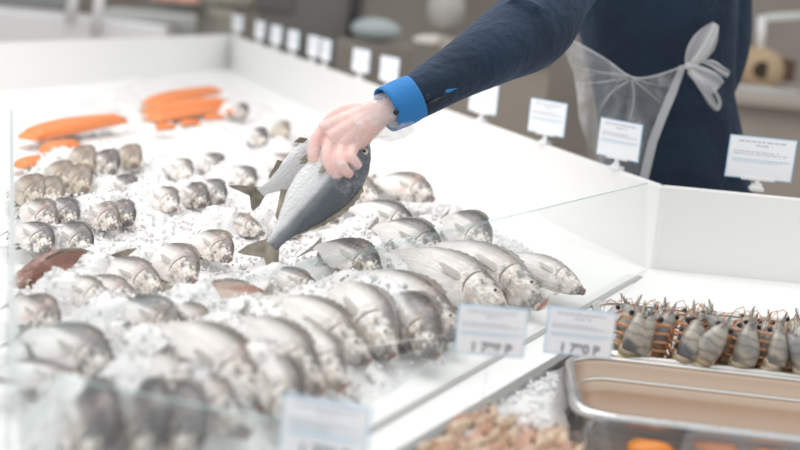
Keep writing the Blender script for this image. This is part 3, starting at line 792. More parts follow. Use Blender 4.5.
def make_shrimp(name, shell, headm, legm, curl=.9):
    """head at +Z, body hanging down in an arc toward -Z, belly at +X"""
    r = empty(name, 'x', 'shrimp')
    pts = []; 
    for k in range(7):
        a = curl*k/6; pts.append(Vector((-.02 + .06*(1-math.cos(a*1.1)), 0, -.085*math.sin(a)*1.05 - .01*k/6)))
    # abdomen as overlapping segments
    bm = bmesh.new(); rads = [.0165, .0175, .0168, .0155, .0135, .011, .008]
    for k in range(6):
        p, q = pts[k], pts[k+1]; d = (q-p)
        tube(bm, [p - d*.15, p + d*.25, q + d*.12], [rads[k]*.93, rads[k]*1.06, rads[k]*.98], 14, flat=.82)
    from_bm('abdomen', bm, shell, r, smooth=True)
    bm = bmesh.new()
    hp, hr = spline([(-.024, 0, -.004), (-.022, 0, .014), (-.015, 0, .032), (-.006, 0, .044)], [.017, .0185, .014, .007])
    tube(bm, hp, hr, 14, flat=.8); from_bm('head', bm, headm, r, smooth=True)
    bm = bmesh.new(); tube(bm, [(-.018, 0, .036), (-.010, 0, .052), (-.002, 0, .064)], [.004, .003, .0006], 6, flat=.5)
    for k in range(4): tube(bm, [(-.017+k*.004, 0, .042+k*.005), (-.020+k*.004, 0, .049+k*.005)], [.0015, .0003], 5)
    from_bm('rostrum', bm, headm, r, smooth=True)
    for s in (1, -1):
        bm = bmesh.new(); ball(bm, (-.001, s*.010, .042), .0042, 10); from_bm('eye', bm, m_pupil, r, smooth=True)
        bm = bmesh.new(); tube(bm, [(.0, s*.006, .046), (.010, s*.012, .058), (.022, s*.018, .050), (.032, s*.022, .030)], [.0009, .0008, .0006, .0003], 5); from_bm('antenna', bm, legm, r, smooth=True)
        for k in range(4):
            z = .035 - k*.012; bm = bmesh.new()
            tube(bm, [(-.008, s*.008, z), (.012, s*.013, z - .002), (.024, s*.010, z - .018), (.022, s*.008, z-.03)], [.0024, .002, .0015, .0006], 6); from_bm('leg', bm, legm, r, smooth=True)
    for k in range(4):
        p = pts[k+1]; bm = bmesh.new(); tube(bm, [p + Vector((.008, 0, 0)), p + Vector((.026, 0, .002))], [.006, .002], 6, flat=1.6); from_bm('swimmeret', bm, legm, r, smooth=True)
    e = pts[-1]; d = (pts[-1]-pts[-2]).normalized(); bm = bmesh.new()
    for k in (-2, -1, 0, 1, 2):
        tube(bm, [e, e + d*.018 + Vector((0, k*.006, 0)), e + d*.033 + Vector((0, k*.010, 0))], [.004, .005, .0015], 6, flat=.35)
    from_bm('tail_fan', bm, legm, r, smooth=True)
    return r
pr = make_shrimp('prawn', m_sh1, m_head, m_legs)
first = True
plist = []
rs = random.Random(5)
for row, (yoff, z, s) in enumerate(((.045, .018, 1.35), (.105, .018, 1.3), (.165, .015, 1.25))):
    if yoff > dA - .03: continue
    n = 10 if row == 0 else 10
    for k in range(n):
        plist.append((.035 + k*.052 + (.022 if row else 0), yoff + rs.uniform(-.008, .008), z, s*rs.uniform(.92, 1.08), row, k))
rowname = ['front', 'middle', 'back']
for (x, y, z, s, row, k) in plist:
    c = pr if first else dup(pr); first = False
    p = oA + ux*x + vy*y; c.location = (p.x, p.y, ZI + z - .002 + rs.uniform(-.004, .006))
    c.rotation_euler = (rs.uniform(-.42, .42), rs.uniform(-.05, .5), ang + PI/2 + rs.uniform(-1.1, .8)); c.scale = (s, s, s)
    nth = ['at the left end', 'second from the left', 'third from the left', 'fourth from the left', 'fifth from the left', 'sixth from the left', 'seventh from the left', 'eighth from the left', 'ninth from the left', 'at the right end'][k]
    c['label'] = f'grey whole prawn standing in the {rowname[row]} row of the steel tray, {nth}'; c['group'] = 'whole prawns in the steel tray'
sr = make_shrimp('shrimp', m_sh2, m_sh2, m_legs2); first = True
slist = [((448, 424), 20), ((458, 418), 60), ((470, 414), 40), ((482, 412), 70), ((492, 420), 30), ((478, 432), 50), ((462, 438), 15), ((446, 442), 35), ((500, 434), 60), ((515, 430), 50),
         ((528, 438), 70), ((540, 432), 45), ((552, 440), 65), ((510, 446), 20), ((490, 448), 40), ((535, 450), 30), ((430, 438), 20), ((436, 452), 40), ((562, 450), 50), ((470, 456), 60)]
for i, ((x, y), a) in enumerate(slist):
    c = sr if first else dup(sr); first = False
    p = P(x, y + 10, ZI - .008 + .004*(i % 3)); c.location = p
    hd = Matrix.Rotation(math.radians(a), 4, 'Z') @ Matrix.Rotation(math.radians(62 + (i*37) % 20), 4, 'Y') @ Matrix.Rotation(math.radians((i*53) % 70 - 35 + 90), 4, 'Z')
    c.rotation_euler = hd.to_euler(); c.scale = (.60, .60, .92)
    c['label'] = 'peach-coloured raw shrimp ' + ['lying highest in the pile beside the metal rail', 'just right of the pile top', 'with its tail at the metal rail', 'on the upper right of the left heap', 'right of the left heap',
      'in the middle of the left heap', 'on the lower left heap', 'at the left foot of the heap', 'starting the right heap', 'second in the right heap', 'low in the right heap', 'with orange head on the right heap', 'near the right end of the heap',
      'along the bottom edge, under the right heap', 'along the bottom edge, between the heaps', 'along the bottom edge, towards the tub', 'by the rail at the left end', 'at the bottom left by the rail', 'closest to the clear tub', 'nearest the camera, centre of the heap'][i]
    c['group'] = 'raw shrimps on the ice'

# ------------------------------------------------------------------ held fish
def held(root, nose, tail, dorsal_px, size, lab):
    x = (nose - tail).normalized()
    root.matrix_world = frame_matrix(nose, x, dorsal_px, size); root['label'] = lab; root['group'] = 'fish held in the gloved hand'
D1 = 2.55
scrdir = lambda dx, dy: (CR*dx - CU*dy).normalized()
hf = make_fish('sea_bream', 'bream', mf_held, m_fin_tan, bend_z=.13)
held(hf, Q(368, 138, D1+.0), Q(250, 258, D1 - .17), scrdir(.62, .78) - fwd*.25, .375, 'whole blue-grey bream held head up by the gloved hand')
hf2 = make_fish('sea_bream', 'bream', mf_held, m_fin_tan, bend_z=-.35)
held(hf2, Q(345, 126, D1+.09), Q(245, 225, D1+.0), scrdir(.3, .9) + fwd*.25, .285, 'second bream held behind the first, only its belly and tail showing')

# ------------------------------------------------------------------ person
person = empty('person', 'person in navy sweater with blue cuffs and clear plastic apron, holding fish over the ice', 'person', (0, 0, 0))
m_navy = mat('navy_knit', (.016, .032, .062), .9)
t = NT(m_navy); co = t.obj(); n1 = t.noise(co, 5, 4); t.l(t.ramp(n1.outputs[0], [(.3, (.005, .015, .034)), (.7, (.010, .029, .060))]).outputs[0], t.b.inputs['Base Color'])
n2 = t.noise(co, 60, 4); n3 = t.noise(co, 9, 3); t.bump(t.math('ADD', n2.outputs[0], t.math('MULTIPLY', n3.outputs[0], 4.)), .5, .01)
t.b.inputs['Sheen Weight'].default_value = .12; t.b.inputs['Sheen Tint'].default_value = (.35, .5, .8, 1)
m_trouser = mat('dark_trousers', (.03, .03, .035), .9)
m_blue = mat('blue_cotton', (.02, .19, .50), .8)
t = NT(m_blue); co = t.obj(); n2 = t.noise(co, 120, 2); t.bump(n2.outputs[0], .4, .004)
m_skin = mat('skin', (.72, .42, .34), .5)
def remesh(o, vox, sm=4):
    md = o.modifiers.new('union', 'REMESH'); md.mode = 'VOXEL'; md.voxel_size = vox; md.use_smooth_shade = True
    if sm: s = o.modifiers.new('relax', 'SMOOTH'); s.iterations = sm; s.factor = .5
def limb(bm, spec, seg=20, k=6, flat=1.0):
    p, r = spline([s[0] for s in spec], [s[1] for s in spec], k); tube(bm, p, r, seg, flat=flat)
DT = 3.62                       # distance of the torso
# sweater: torso as stacked ellipses, outline read in the frame at the torso's distance
bm = bmesh.new(); rings = []
prof = [(-190, 612, 668, .07), (-170, 585, 700, .10), (-140, 568, 722, .12), (-90, 563, 735, .135), (-40, 565, 738, .14), (10, 572, 738, .14), (60, 585, 734, .135), (90, 592, 733, .135), (125, 597, 740, .14), (165, 602, 748, .15), (215, 606, 757, .155), (250, 606, 762, .15)]
for (y, xl, xr, dd) in prof:
    a, b = Q(xl, y + (xl-650)*.04, DT), Q(xr, y + (xr-650)*.04, DT); c = (a+b)/2; hw = (b-a).length/2
    hx = (b-a).normalized(); ring = []
    for k in range(40):
        an = 2*PI*k/40; rr = 1 + .012*math.sin(an*5 + y*.02) + .01*math.sin(an*9 - y*.03)
        ring.append(bm.verts.new(c + hx*math.cos(an)*hw*rr + Vector((0, 1, 0))*math.sin(an)*dd*rr))
    rings.append(ring)
for a, b in zip(rings, rings[1:]):
    for k in range(40): bm.faces.new((a[k], a[(k+1) % 40], b[(k+1) % 40], b[k]))
bm.faces.new(rings[0][::-1]); bm.faces.new(rings[-1])
# reaching arm sleeve
sl = [(Q(622, -110, 3.45), .095), (Q(592, -55, 3.28), .095), (Q(556, -10, 3.05), .096), (Q(532, 26, 2.90), .100), (Q(496, 49, 2.78), .080), (Q(457, 72, 2.68), .061), (Q(425, 91, 2.61), .052), (Q(408, 101, 2.58), .0475)]
limb(bm, sl)
# sleeve folds near the elbow
for (x, y, x2, y2, r) in [(498, 6, 540, 34, .016), (510, -4, 556, 22, .018), (486, 18, 512, 42, .012)]:
    tube(bm, [Q(x, y, 2.80), Q((x+x2)/2, (y+y2)/2, 2.79), Q(x2, y2, 2.84)], [r*.4, r, r*.4], 12)
# the other arm bent behind
limb(bm, [(Q(700, -140, 3.62), .09), (Q(716, -60, 3.68), .090), (Q(722, 10, 3.72), .088), (Q(721, 50, 3.70), .083), (Q(712, 85, 3.66), .070), (Q(700, 100, 3.6), .05)])
sw = from_bm('sweater', bm, m_navy, person, smooth=True); remesh(sw, .009, 3)
# body: neck, head, hips, legs, as one mesh inside the clothes
zt = DT
bm = bmesh.new(); tp = Q(640, -175, DT)
limb(bm, [(tp - Vector((0, 0, .15)), .10), (tp, .06), (tp + Vector((-.02, -.02, .09)), .055)])
ball(bm, tp + Vector((-.035, -.04, .20)), .1, 24, (.82, .98, 1.18)); ball(bm, tp + Vector((-.06, -.10, .15)), .055, 16, (1, 1, 1))
tube(bm, [tp + Vector((-.06, -.13, .20)), tp + Vector((-.065, -.155, .165))], [.008, .014], 8)
for s in (-1, 1): ball(bm, tp + Vector((-.035 + s*.085, -.02, .19)), .028, 10, (.4, .7, 1.1))
o = from_bm('head', bm, m_skin, person, smooth=True); remesh(o, .006, 4)
bm = bmesh.new(); ball(bm, tp + Vector((-.03, -.02, .235)), .104, 20, (.9, 1.0, 1.0)); from_bm('hair', bm, mat('brown_hair', (.06, .035, .02), .8), person, smooth=True)
for s in (-1, 1):
    bm = bmesh.new(); ball(bm, tp + Vector((-.05 + s*.033, -.132, .205)), .012, 10); from_bm('eye', bm, m_pupil, person, smooth=True)
bm = bmesh.new(); tube(bm, [tp + Vector((-.09, -.142, .125)), tp + Vector((-.065, -.156, .122)), tp + Vector((-.04, -.146, .125))], [.003, .007, .003], 8); from_bm('mouth', bm, m_mouth, person, smooth=True)
hipc = Q(684, 250, DT + .02); hipc.z = min(hipc.z, .98)
bm = bmesh.new()
tube(bm, [hipc + Vector((0, 0, .12)), hipc + Vector((0, 0, 0)), hipc - Vector((0, 0, .12))], [.17, .18, .15], 24, flat=.8)
for s in (-1, 1):
    limb(bm, [(hipc + Vector((s*.09, 0, -.08)), .10), (Vector((hipc.x + s*.10, hipc.y, .48)), .075), (Vector((hipc.x + s*.10, hipc.y + .02, .10)), .055)])
o = from_bm('trousers', bm, m_trouser, person, smooth=True); remesh(o, .012, 3)
for s in (-1, 1):
    bm = bmesh.new(); ball(bm, Vector((hipc.x + s*.10, hipc.y - .05, .045)), .07, 16, (.7, 1.9, .62)); from_bm('shoe', bm, m_pupil, person, smooth=True)

# shirt cuff
bm = bmesh.new()
p, r = spline([Q(416, 96, 2.58), Q(404, 102, 2.57), Q(386, 110, 2.55)], [.0475, .0505, .0485], 4)
tube(bm, p, r, 28, cap=False); o = from_bm('shirt_cuff', bm, m_blue, person, smooth=True)
md = o.modifiers.new('s', 'SOLIDIFY'); md.thickness = .003
def button(c, nrm, r, m, nm):
    bm = bmesh.new(); q = nrm.to_track_quat('Z', 'Y').to_matrix()
    tube(bm, [c, c + nrm*.003], [r, r], 16); 
    tube(bm, [c + nrm*.003 + (q @ Vector((math.cos(a), math.sin(a), 0)))*r*.8 for a in (2*PI*k/16 for k in range(17))], .0012, 6, cap=False)
    return from_bm(nm, bm, m, person)
m_btn = mat('dark_button', (.02, .025, .04), .3)
tocam = -fwd
button(Q(396, 112, 2.50), (tocam + scrdir(.1, .5)*.5).normalized(), .0062, m_btn, 'cuff_button')
button(Q(427, 97, 2.553), (tocam + scrdir(.1, .5)*.35).normalized(), .0065, m_btn, 'sleeve_button')
# sleeve slit: dark seam with a lip of blue lining
bm = bmesh.new(); tube(bm, [Q(417, 110, 2.548), Q(432, 102, 2.552), Q(446, 95, 2.572)], [.0022, .003, .0015], 8); from_bm('sleeve_seam', bm, m_pupil, person, smooth=True)
bm = bmesh.new(); tube(bm, [Q(438, 94, 2.578), Q(447, 91, 2.585), Q(458, 88, 2.605)], [.002, .006, .001], 10, flat=.8); from_bm('blue_lining', bm, m_blue, person, smooth=True)

# hand
def hand_parts(g=0.0):
    bm = bmesh.new(); D = 2.55
    # wrist and palm (back of the hand towards the camera)
    limb(bm, [(Q(400, 104, 2.57), .031+g), (Q(385, 111, 2.555), .031+g), (Q(368, 117, 2.55), .034+g)], flat=.8)
    # palm: fan of metacarpals, overlapping
    W = Q(380, 112, 2.555)
    K = dict(i=Q(322, 132, 2.535), m=Q(330, 141, 2.518), r=Q(342, 146, 2.513), l=Q(354, 146, 2.52))
    K2 = dict(i=.021, m=.021, r=.020, l=.0185)
    for k in 'imrl':
        limb(bm, [(W, .028+g), (W.lerp(K[k], .5) + tocam*.004, .025+g), (K[k], K2[k]*.95+g)])
    # fingers: knuckle, middle joint, end joint, tip  (curled over the near side of the fish)
    limb(bm, [(K['i'], .0145+g), (Q(314, 146, 2.51), .0128+g), (Q(314, 160, 2.495), .0115+g), (Q(321, 170, 2.49), .0095+g)])
    limb(bm, [(K['m'], .0145+g), (Q(327, 158, 2.482), .0128+g), (Q(332, 171, 2.468), .0115+g), (Q(340, 178, 2.472), .0095+g)])
    limb(bm, [(K['r'], .014+g), (Q(340, 160, 2.472), .012+g), (Q(345, 170, 2.462), .011+g), (Q(351, 175, 2.468), .009+g)])
    limb(bm, [(K['l'], .0125+g), (Q(351, 156, 2.475), .0108+g), (Q(355, 162, 2.47), .0095+g), (Q(359, 167, 2.475), .008+g)])
    # thumb: leaves the side of the palm near the wrist, passes behind the fish
    limb(bm, [(Q(366, 112, 2.57), .021+g), (Q(344, 114, 2.60), .018+g), (Q(326, 126, 2.625), .014+g), (Q(318, 142, 2.63), .0125+g), (Q(318, 154, 2.62), .010+g)])
    return bm
m_hand = mat('hand_skin', (.80, .42, .36), .5)
t = NT(m_hand); co = t.obj(); n1 = t.noise(co, 26, 3); t.l(t.ramp(n1.outputs[0], [(.3, (.78, .42, .36)), (.7, (.85, .58, .52))]).outputs[0], t.b.inputs['Base Color'])
o = from_bm('hand', hand_parts(), m_hand, person, smooth=True); remesh(o, .0024, 3)
m_glove = bpy.data.materials.new('clear_glove'); m_glove.use_nodes = True; nt = m_glove.node_tree
t = NT(m_glove); co = t.obj(); b = t.b; b.inputs['Base Color'].default_value = (.93, .92, .93, 1); b.inputs['Roughness'].default_value = .25
mpn = t.n('ShaderNodeMapping'); mpn.inputs['Rotation'].default_value = (0, .5, 0); mpn.inputs['Scale'].default_value = (14, 14, 44); t.l(co, mpn.inputs[0])
wr = t.noise(mpn.outputs[0], 1, 4, .6); wr2 = t.noise(co, 34, 2, .5)
t.bump(t.math('ADD', wr.outputs[0], wr2.outputs[0]), .8, .006)
tr = t.n('ShaderNodeBsdfTransparent'); mx = t.n('ShaderNodeMixShader')
al = t.ramp(t.math('MULTIPLY', t.math('ADD', wr.outputs[0], wr2.outputs[0]), .5), [(.40, (.16, .16, .16)), (.55, (.26, .26, .26)), (.68, (.62, .62, .62))])
t.l(al.outputs[0], mx.inputs[0]); t.l(tr.outputs[0], mx.inputs[1]); t.l(b.outputs[0], mx.inputs[2]); t.l(mx.outputs[0], nt.nodes['Material Output'].inputs[0])
o = from_bm('glove', hand_parts(.0028), m_glove, person, smooth=True); remesh(o, .0026, 4)
# loose glove cuff hanging below the wrist
bm = bmesh.new(); rings = []
N = 30
path = [(Q(404, 103, 2.57), .034, .060), (Q(392, 108, 2.555), .037, .066), (Q(378, 114, 2.55), .039, .060), (Q(364, 118, 2.55), .037, .044)]
ax = (path[0][0]-path[-1][0]).normalized()
dn = scrdir(.35, .94); dn = (dn - ax*dn.dot(ax)).normalized(); sd = ax.cross(dn)
for j, (c, ru, rd) in enumerate(path):
    ring = []
    for k in range(N):
        a = 2*PI*k/N; cd_ = math.cos(a); rr = (rd if cd_ > 0 else ru) * (1 + .05*math.sin(a*7 + j) + .03*math.sin(a*13))
        ring.append(bm.verts.new(c + dn*cd_*rr + sd*math.sin(a)*ru*.9 + ax*.004*math.sin(a*5)))
    rings.append(ring)
for a, b_ in zip(rings, rings[1:]):
    for k in range(N): bm.faces.new((a[k], a[(k+1) % N], b_[(k+1) % N], b_[k]))
o = from_bm('glove_cuff', bm, m_glove, person, smooth=True)

# apron
m_apron = bpy.data.materials.new('clear_apron'); m_apron.use_nodes = True; nt = m_apron.node_tree
t = NT(m_apron); co = t.obj(); b = t.b; b.inputs['Base Color'].default_value = (.82, .82, .83, 1); b.inputs['Roughness'].default_value = .3
mpn = t.n('ShaderNodeMapping'); mpn.inputs['Scale'].default_value = (9, 5, 5); t.l(co, mpn.inputs[0])
wr = t.noise(mpn.outputs[0], 1.6, 5, .6); t.bump(wr.outputs[0], .9, .03)
tr = t.n('ShaderNodeBsdfTransparent'); mx = t.n('ShaderNodeMixShader')
al = t.ramp(wr.outputs[0], [(.36, (.16, .16, .16)), (.55, (.28, .28, .28)), (.70, (.52, .52, .52))])
t.l(al.outputs[0], mx.inputs[0]); t.l(tr.outputs[0], mx.inputs[1]); t.l(b.outputs[0], mx.inputs[2]); t.l(mx.outputs[0], nt.nodes['Material Output'].inputs[0])
m_hem = bpy.data.materials.new('apron_hem'); m_hem.use_nodes = True; t = NT(m_hem); t.b.inputs['Base Color'].default_value = (.85, .85, .86, 1)
tr = t.n('ShaderNodeBsdfTransparent'); mx = t.n('ShaderNodeMixShader'); mx.inputs[0].default_value = .5
t.l(tr.outputs[0], mx.inputs[1]); t.l(t.b.outputs[0], mx.inputs[2]); t.l(mx.outputs[0], t.t.nodes['Material Output'].inputs[0])
def polyat(pts, u):
    u *= len(pts)-1; i = min(int(u), len(pts)-2); f = u-i; return tuple(pts[i][k]*(1-f)+pts[i+1][k]*f for k in range(len(pts[0])))
# top edge and bottom edge: px, py, distance
top = [(558, 31, 3.495), (572, 40, 3.480), (590, 50, 3.470), (608, 61, 3.460), (624, 73, 3.450), (636, 78, 3.445), (650, 77, 3.445), (668, 72, 3.450), (686, 65, 3.470)]
bot = [(606, 330, 3.515), (612, 330, 3.465), (620, 330, 3.445), (628, 330, 3.435), (636, 330, 3.430), (644, 330, 3.425), (652, 330, 3.425), (658, 330, 3.425), (632, 330, 3.435)]
lefte = [(558, 31), (566, 56), (574, 75), (577, 95), (579, 120), (587, 145), (592, 180), (598, 250), (606, 330)]
rights = [(686, 65), (676, 95), (666, 118), (657, 142), (648, 180), (645, 210), (642, 240), (638, 280), (632, 330)]
NU, NV = 48, 50; bm = bmesh.new(); G = []
for j in range(NV+1):
    v = (j/NV)**1.3; row = []
    L_ = polyat(lefte, v); R_ = polyat(rights, v)
    for i in range(NU+1):
        u = i/NU; T = polyat(top, u); B = polyat(bot, u)
        # outline patch
        xt = T[0]; yt = T[1]
        lx = L_[0] + (R_[0]-L_[0])*((T[0]-558)/(686-558)); ly = yt*(1-v) + 330*v if 0 else (L_[1] + (R_[1]-L_[1])*u) + (T[1] - (31 + 34*u))*(1-v)
        d = T[2]*(1-v)+B[2]*v
        rad = math.hypot(lx-630, ly-74)
        ang_ = math.atan2(ly-74, lx-630)
        d += .007*math.sin(ang_*16)*min(1, rad/40)*math.exp(-v*1.5) + .010*math.sin(lx*.22 + ly*.02)*min(1, v*3)
        row.append(bm.verts.new(Q(lx, ly, d)))
    G.append(row)
for j in range(NV):
    for i in range(NU): bm.faces.new((G[j][i], G[j][i+1], G[j+1][i+1], G[j+1][i]))
apron = from_bm('apron', bm, m_apron, person, smooth=True)
bm = bmesh.new()
p, r = spline([Q(x, y, d-.004) for x, y, d in top], [.0022]*len(top), 4); tube(bm, p, r, 8)
from_bm('waistband', bm, m_hem, apron, smooth=True)
bm = bmesh.new(); 
hemp = [(686, 66, 3.465), (676, 95, 3.450), (666, 119, 3.440), (657, 143, 3.435), (648, 181, 3.430), (645, 212, 3.430)]
A = [bm.verts.new(Q(x-0, y, d-.006)) for x, y, d in hemp]; B = [bm.verts.new(Q(x-6-3*min(1, k), y-1, d-.008)) for k, (x, y, d) in enumerate(hemp)]
for k in range(len(A)-1): bm.faces.new((A[k], A[k+1], B[k+1], B[k]))
from_bm('side_hem', bm, m_hem, apron)
for pts in ([(628, 76, 3.44), (600, 72, 3.455), (572, 66, 3.475)], [(628, 78, 3.44), (602, 82, 3.45), (577, 84, 3.47)], [(630, 80, 3.44), (612, 92, 3.445), (598, 112, 3.45)],
            [(632, 80, 3.44), (634, 100, 3.44), (628, 126, 3.44)], [(634, 80, 3.44), (648, 92, 3.445), (662, 104, 3.45)], [(632, 78, 3.44), (652, 84, 3.445), (670, 86, 3.455)]):
    bm = bmesh.new(); p, r = spline([Q(*q_) for q_ in pts], [.0016, .0013, .0005], 4); tube(bm, p, r, 6); from_bm('gathered_crease', bm, m_hem, apron, smooth=True)
# bow at the back of the waist
def ribbon(pts, widths, name='bow_loop', m=m_hem, fold=.006):
    bm = bmesh.new(); rows = []
    n = len(pts)
    for i, ((x, y, d), wdt) in enumerate(zip(pts, widths)):
        x0, y0, _ = pts[max(i-1, 0)]; x1, y1, _ = pts[min(i+1, n-1)]; tx, ty = x1-x0, y1-y0; l = math.hypot(tx, ty) or 1
        nx, ny = -ty/l, tx/l; row = []
        for k in range(9):
            s = -1+2*k/8; row.append(bm.verts.new(Q(x + nx*s*wdt/2, y + ny*s*wdt/2, d + fold*math.sin(s*5 + i) )))
        rows.append(row)
    for a, b_ in zip(rows, rows[1:]):
        for k in range(8): bm.faces.new((a[k], a[k+1], b_[k+1], b_[k]))
    o = from_bm(name, bm, m, apron, smooth=True); md = o.modifiers.new('s', 'SUBSURF'); md.levels = md.render_levels = 1
DB = 3.425
ribbon([(687, 66, DB), (692, 57, DB-.02), (700, 45, DB-.03), (708, 34, DB-.03), (716, 24, DB-.02)], [5, 17, 23, 19, 8])
ribbon([(716, 24, DB-.01), (713, 40, DB), (705, 54, DB+.01), (690, 66, DB+.01)], [6, 12, 14, 6])
ribbon([(688, 66, DB-.005), (698, 72, DB-.02), (710, 80, DB-.03), (719, 88, DB-.02)], [6, 15, 21, 18])
ribbon([(702, 62, DB+.01), (712, 62, DB), (720, 70, DB), (729, 75, DB+.01)], [3, 8, 9, 8], 'bow_tail')
ribbon([(690, 70, DB-.01), (698, 80, DB-.02), (706, 92, DB-.02), (712, 103, DB-.015), (717, 110, DB-.01)], [8, 8, 8, 9, 4], 'bow_tail')
ribbon([(717, 110, DB-.01), (721, 104, DB), (718, 96, DB), (712, 88, DB)], [4, 4, 4, 4], 'bow_tail')
bm = bmesh.new(); ball(bm, Q(688, 66, DB-.01), .009, 12, (1, 1, 1.2)); from_bm('knot', bm, m_hem, apron, smooth=True)

# ------------------------------------------------------------------ things behind the counter, far and blurred
def at(px, py, D): return Q(px, py, D)
def panel(name, px0, py0, px1, py1, D, m, lab, cat, th=.5, parts=None, bev=.01):
    a = Q(px0, py0, D); b = Q(px1, py1, D); c = (a+b)/2
    bm = bmesh.new(); box(bm, (c.x, D + th/2, c.z), (abs(b.x-a.x), th, abs(a.z-b.z)))
    o = from_bm(name, bm, m, bevel=bev); tag(o, lab, cat); return o
m_dgrey = mat('dark_grey_panel', (.17, .16, .15), .5)
m_lgrey = mat('light_grey', (.62, .64, .63), .5)
m_beige = mat('beige_cloth', (.50, .49, .42), .8)
m_bw = mat('glossy_white', (.85, .85, .86), .3)
m_teal = mat('teal_grey', (.36, .45, .45), .4)

# dark oven / cabinet behind the far cards
r = empty('dark_cabinet', 'dark grey appliance behind the far price cards', 'appliance', (Q(300, 40, 8.6).x, 8.9, 0))
bm = bmesh.new(); a, b = Q(262, -40, 8.6), Q(352, 120, 8.6); box(bm, ((a.x+b.x)/2 - r.location.x, 0, 1.0), (abs(b.x-a.x), .6, 2.0)); from_bm('housing', bm, m_dgrey, r, bevel=.02)
bm = bmesh.new(); c0 = Vector((b.x - r.location.x, -.34, 0))
tube(bm, [c0 + Vector((.12, 0, 1.75)), c0 + Vector((.03, 0, 1.6)), c0 + Vector((-.02, 0, 1.4)), c0 + Vector((-.05, 0, 1.1)), c0 + Vector((-.06, 0, .8))], .035, 12); from_bm('hose', bm, mat('black_rubber', (.04, .04, .042), .5), r, smooth=True)
bm = bmesh.new(); box(bm, (-.2, -.31, 1.3), (.28, .02, .5)); from_bm('door', bm, mat('dark_glass', (.12, .115, .11), .2), r, bevel=.01)

# second service counter far left with white posts
r = empty('service_counter', 'white counter with two slanted white posts behind the far rim', 'counter', (-2.6, 8.3, 0))
x0 = -2.6
lx = lambda px, D: Q(px, 30, D).x + 2.6
a = Q(-40, 26, 8.0); b_ = Q(62, 26, 8.0)
bm = bmesh.new(); box(bm, (lx(20, 8.), 0, (Q(20, 12, 8.).z)/2), (1.9, .6, Q(20, 12, 8.).z)); from_bm('cabinet', bm, m_bw, r, bevel=.02)
for (xa, ya, xb, yb) in ((70, 22, 77, -30), (95, 36, 103, -30)):
    bm = bmesh.new(); A_, B_ = Q(xa, ya, 7.9), Q(xb, yb, 7.9)
    tube(bm, [A_ - r.location, B_ - r.location], .035, 10); from_bm('post', bm, m_bw, r, smooth=True)
panel('grey_splash_panel', -60, -40, 66, 9, 9.4, mat('blue_grey_panel', (.34, .36, .38), .5), 'blue-grey panel in the top left corner behind the white counter', 'panel', .05)
panel('pale_worktop', 100, 8, 210, 214, 8.9, m_lgrey, 'pale grey worktop right of the white posts', 'worktop', .5)
wt = bpy.data.objects['pale_worktop']
a_, b_ = Q(104, 26, 8.88), Q(162, 31, 8.88); bm = bmesh.new(); box(bm, ((a_+b_)/2), (b_.x-a_.x, .05, .04)); from_bm('teal_strip', bm, m_teal, wt)
panel('beige_cloth_bin', 205, -30, 262, 12, 8.8, m_beige, 'pale beige rounded container behind the corner cards', 'container', .4, bev=.08)
panel('grey_bin', 196, 8, 232, 60, 8.5, mat('taupe_bin', (.36, .34, .29), .7), 'taupe bin standing behind the far corner of the rim', 'bin', .3, bev=.04)
# round dark tray with pink fish fillets
r = empty('round_tray', 'round dark tray held up behind the far left rim', 'tray', Q(178, 6, 8.3))
bm = bmesh.new(); tube(bm, [(0, 0, -.03), (0, 0, 0), (0, 0, .02)], [.15, .21, .22], 28); from_bm('dish', bm, mat('dark_dish', (.2, .2, .19), .4), r, smooth=True)
for k, dx in enumerate((-.09, .05)):
    bm = bmesh.new(); ball(bm, (0, 0, 0), .09, 14, (1.1, .8, .5)); o = from_bm('pink_fillet', bm, mat('pink_flesh', (.82, .46, .36), .5), smooth=True)
    o.location = r.location + Vector((dx, -.03, .05)); tag(o, 'pink piece on the round dark tray, ' + ('left one', 'right one')[k], 'food', 'pink pieces on the round tray')

# sink area right of the person
bmD = 7.2
r = empty('water_tap', 'blurred chrome tap at the top right corner', 'tap', Q(760, 30, bmD))
q = lambda x, y: Q(x, y, bmD) - r.location
bm = bmesh.new(); tube(bm, [q(812, 16), q(775, 18), q(764, 19)], .026, 12); from_bm('spout', bm, m_lgrey, r, smooth=True)
bm = bmesh.new(); tube(bm, [q(762, 16), q(760, 50)], [.026, .022], 12); from_bm('nozzle', bm, m_bw, r, smooth=True)
r = empty('cardboard_roll', 'tan roll with a dark round hole lying under the tap', 'roll', Q(762, 70, 7.0))
m_tan = mat('tan_card', (.50, .38, .24), .8)
bm = bmesh.new(); tube(bm, [(0, 0, 0), (.10, .5, 0)], [.12, .12], 24); from_bm('roll_body', bm, m_tan, r, smooth=True)
bm = bmesh.new(); tube(bm, [(0, -.006, -.0), (.0, .02, 0)], [.05, .05], 20); from_bm('core_hole', bm, mat('hole_dark', (.05, .035, .025), .9), r)
panel('brown_box', 772, 58, 794, 82, 7.1, mat('brown_carton', (.12, .07, .045), .8), 'dark brown box right of the tan roll', 'box', .25)
r = empty('grey_bowl', 'shallow pale grey bowl below the tan roll', 'bowl', Q(764, 96, 6.6))
bm = bmesh.new(); prev = None
tube(bm, [(0, 0, -.055), (0, 0, -.035), (0, 0, .0), (0, 0, .035)], [.08, .13, .16, .165], 28, cap=True); from_bm('bowl_body', bm, mat('bowl_grey', (.42, .41, .40), .4), r, smooth=True)
bm = bmesh.new(); tube(bm, [(.165*math.cos(a), .165*math.sin(a), .035) for a in (2*PI*k/28 for k in range(29))], .006, 8, cap=False); from_bm('bowl_rim', bm, m_lgrey, r, smooth=True)
r = empty('white_dish', 'white rectangular dish at the right edge beneath the tap', 'dish', Q(800, 118, 6.2))
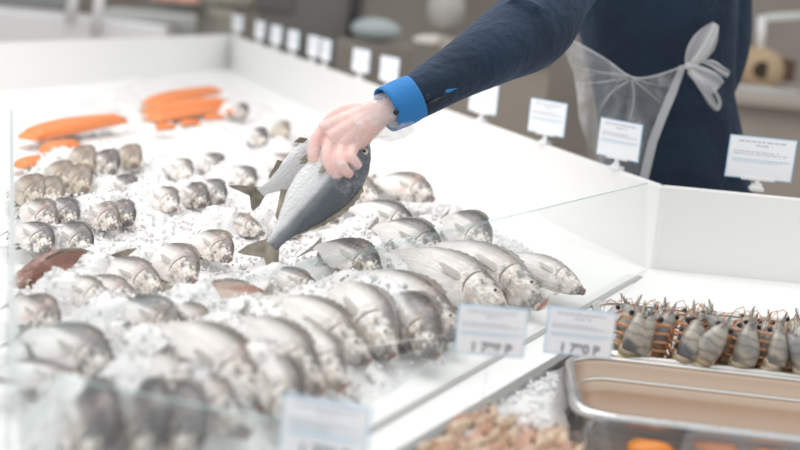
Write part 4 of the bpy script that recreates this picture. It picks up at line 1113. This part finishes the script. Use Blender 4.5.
bm = bmesh.new(); box(bm, (0, 0, 0), (.20, .14, .045)); from_bm('dish_body', bm, m_bw, r, bevel=.012)
p_ = Q(376, 38, 8.2); bm = bmesh.new(); box(bm, (p_.x, 8.25, (p_.z-.03)/2), (.5, .5, p_.z-.03)); o = from_bm('side_cabinet', bm, m_wall, bevel=.01)
tag(o, 'taupe side cabinet under the pale blue-grey bowl behind the far cards', 'cabinet')
# worktops the things behind the counter stand on
for nm, (xa, ya, xb, D, dep), mm, lab in (
    ('back_worktop', (735, 104, 900, 6.0, 1.6), mat('taupe_worktop', (.36, .32, .28), .5), 'taupe worktop under the bowl and roll behind the person'),
    ('prep_table', (440, 50, 556, 6.4, .9), mat('brown_table', (.32, .28, .24), .6), 'brown-grey prep table glimpsed between the far cards and the sleeve')):
    a, b_ = Q(xa, ya, D), Q(xb, ya, D); r = empty(nm, lab, 'worktop', ((a.x+b_.x)/2, D + dep/2, 0))
    z = Q((xa+xb)/2, ya, D).z; bm = bmesh.new(); box(bm, (0, 0, z - .02), (b_.x-a.x, dep, .04)); from_bm('top', bm, mm, r, bevel=.004)
    bm = bmesh.new(); box(bm, (0, .02, (z-.04)/2), ((b_.x-a.x)*.96, dep*.92, z-.04)); from_bm('cupboard', bm, mm, r, bevel=.004)
def blob(px, py, D, rad, sc, m, nm, lab, cat):
    bm = bmesh.new(); p = Q(px, py, D); ball(bm, (0, 0, 0), rad, 18, sc); o = from_bm(nm, bm, m, smooth=True); o.location = p; tag(o, lab, cat)
blob(376, 30, 8.2, .13, (1.3, 1, .6), mat('pale_blue_bowl', (.45, .52, .53), .5), 'pale_bowl', 'pale blue-grey bowl behind the far cards, left of the sleeve', 'bowl')
blob(436, 42, 7.4, .12, (1.2, 1, .35), mat('cream_plate', (.70, .66, .60), .5), 'cream_plate', 'cream plate on the prep table beside the sleeve', 'plate')
blob(446, 10, 7.6, .12, (1, 1, 1.2), mat('grey_pot', (.42, .41, .39), .4), 'grey_pot', 'grey pot above the sleeve in the blurred background', 'pot')
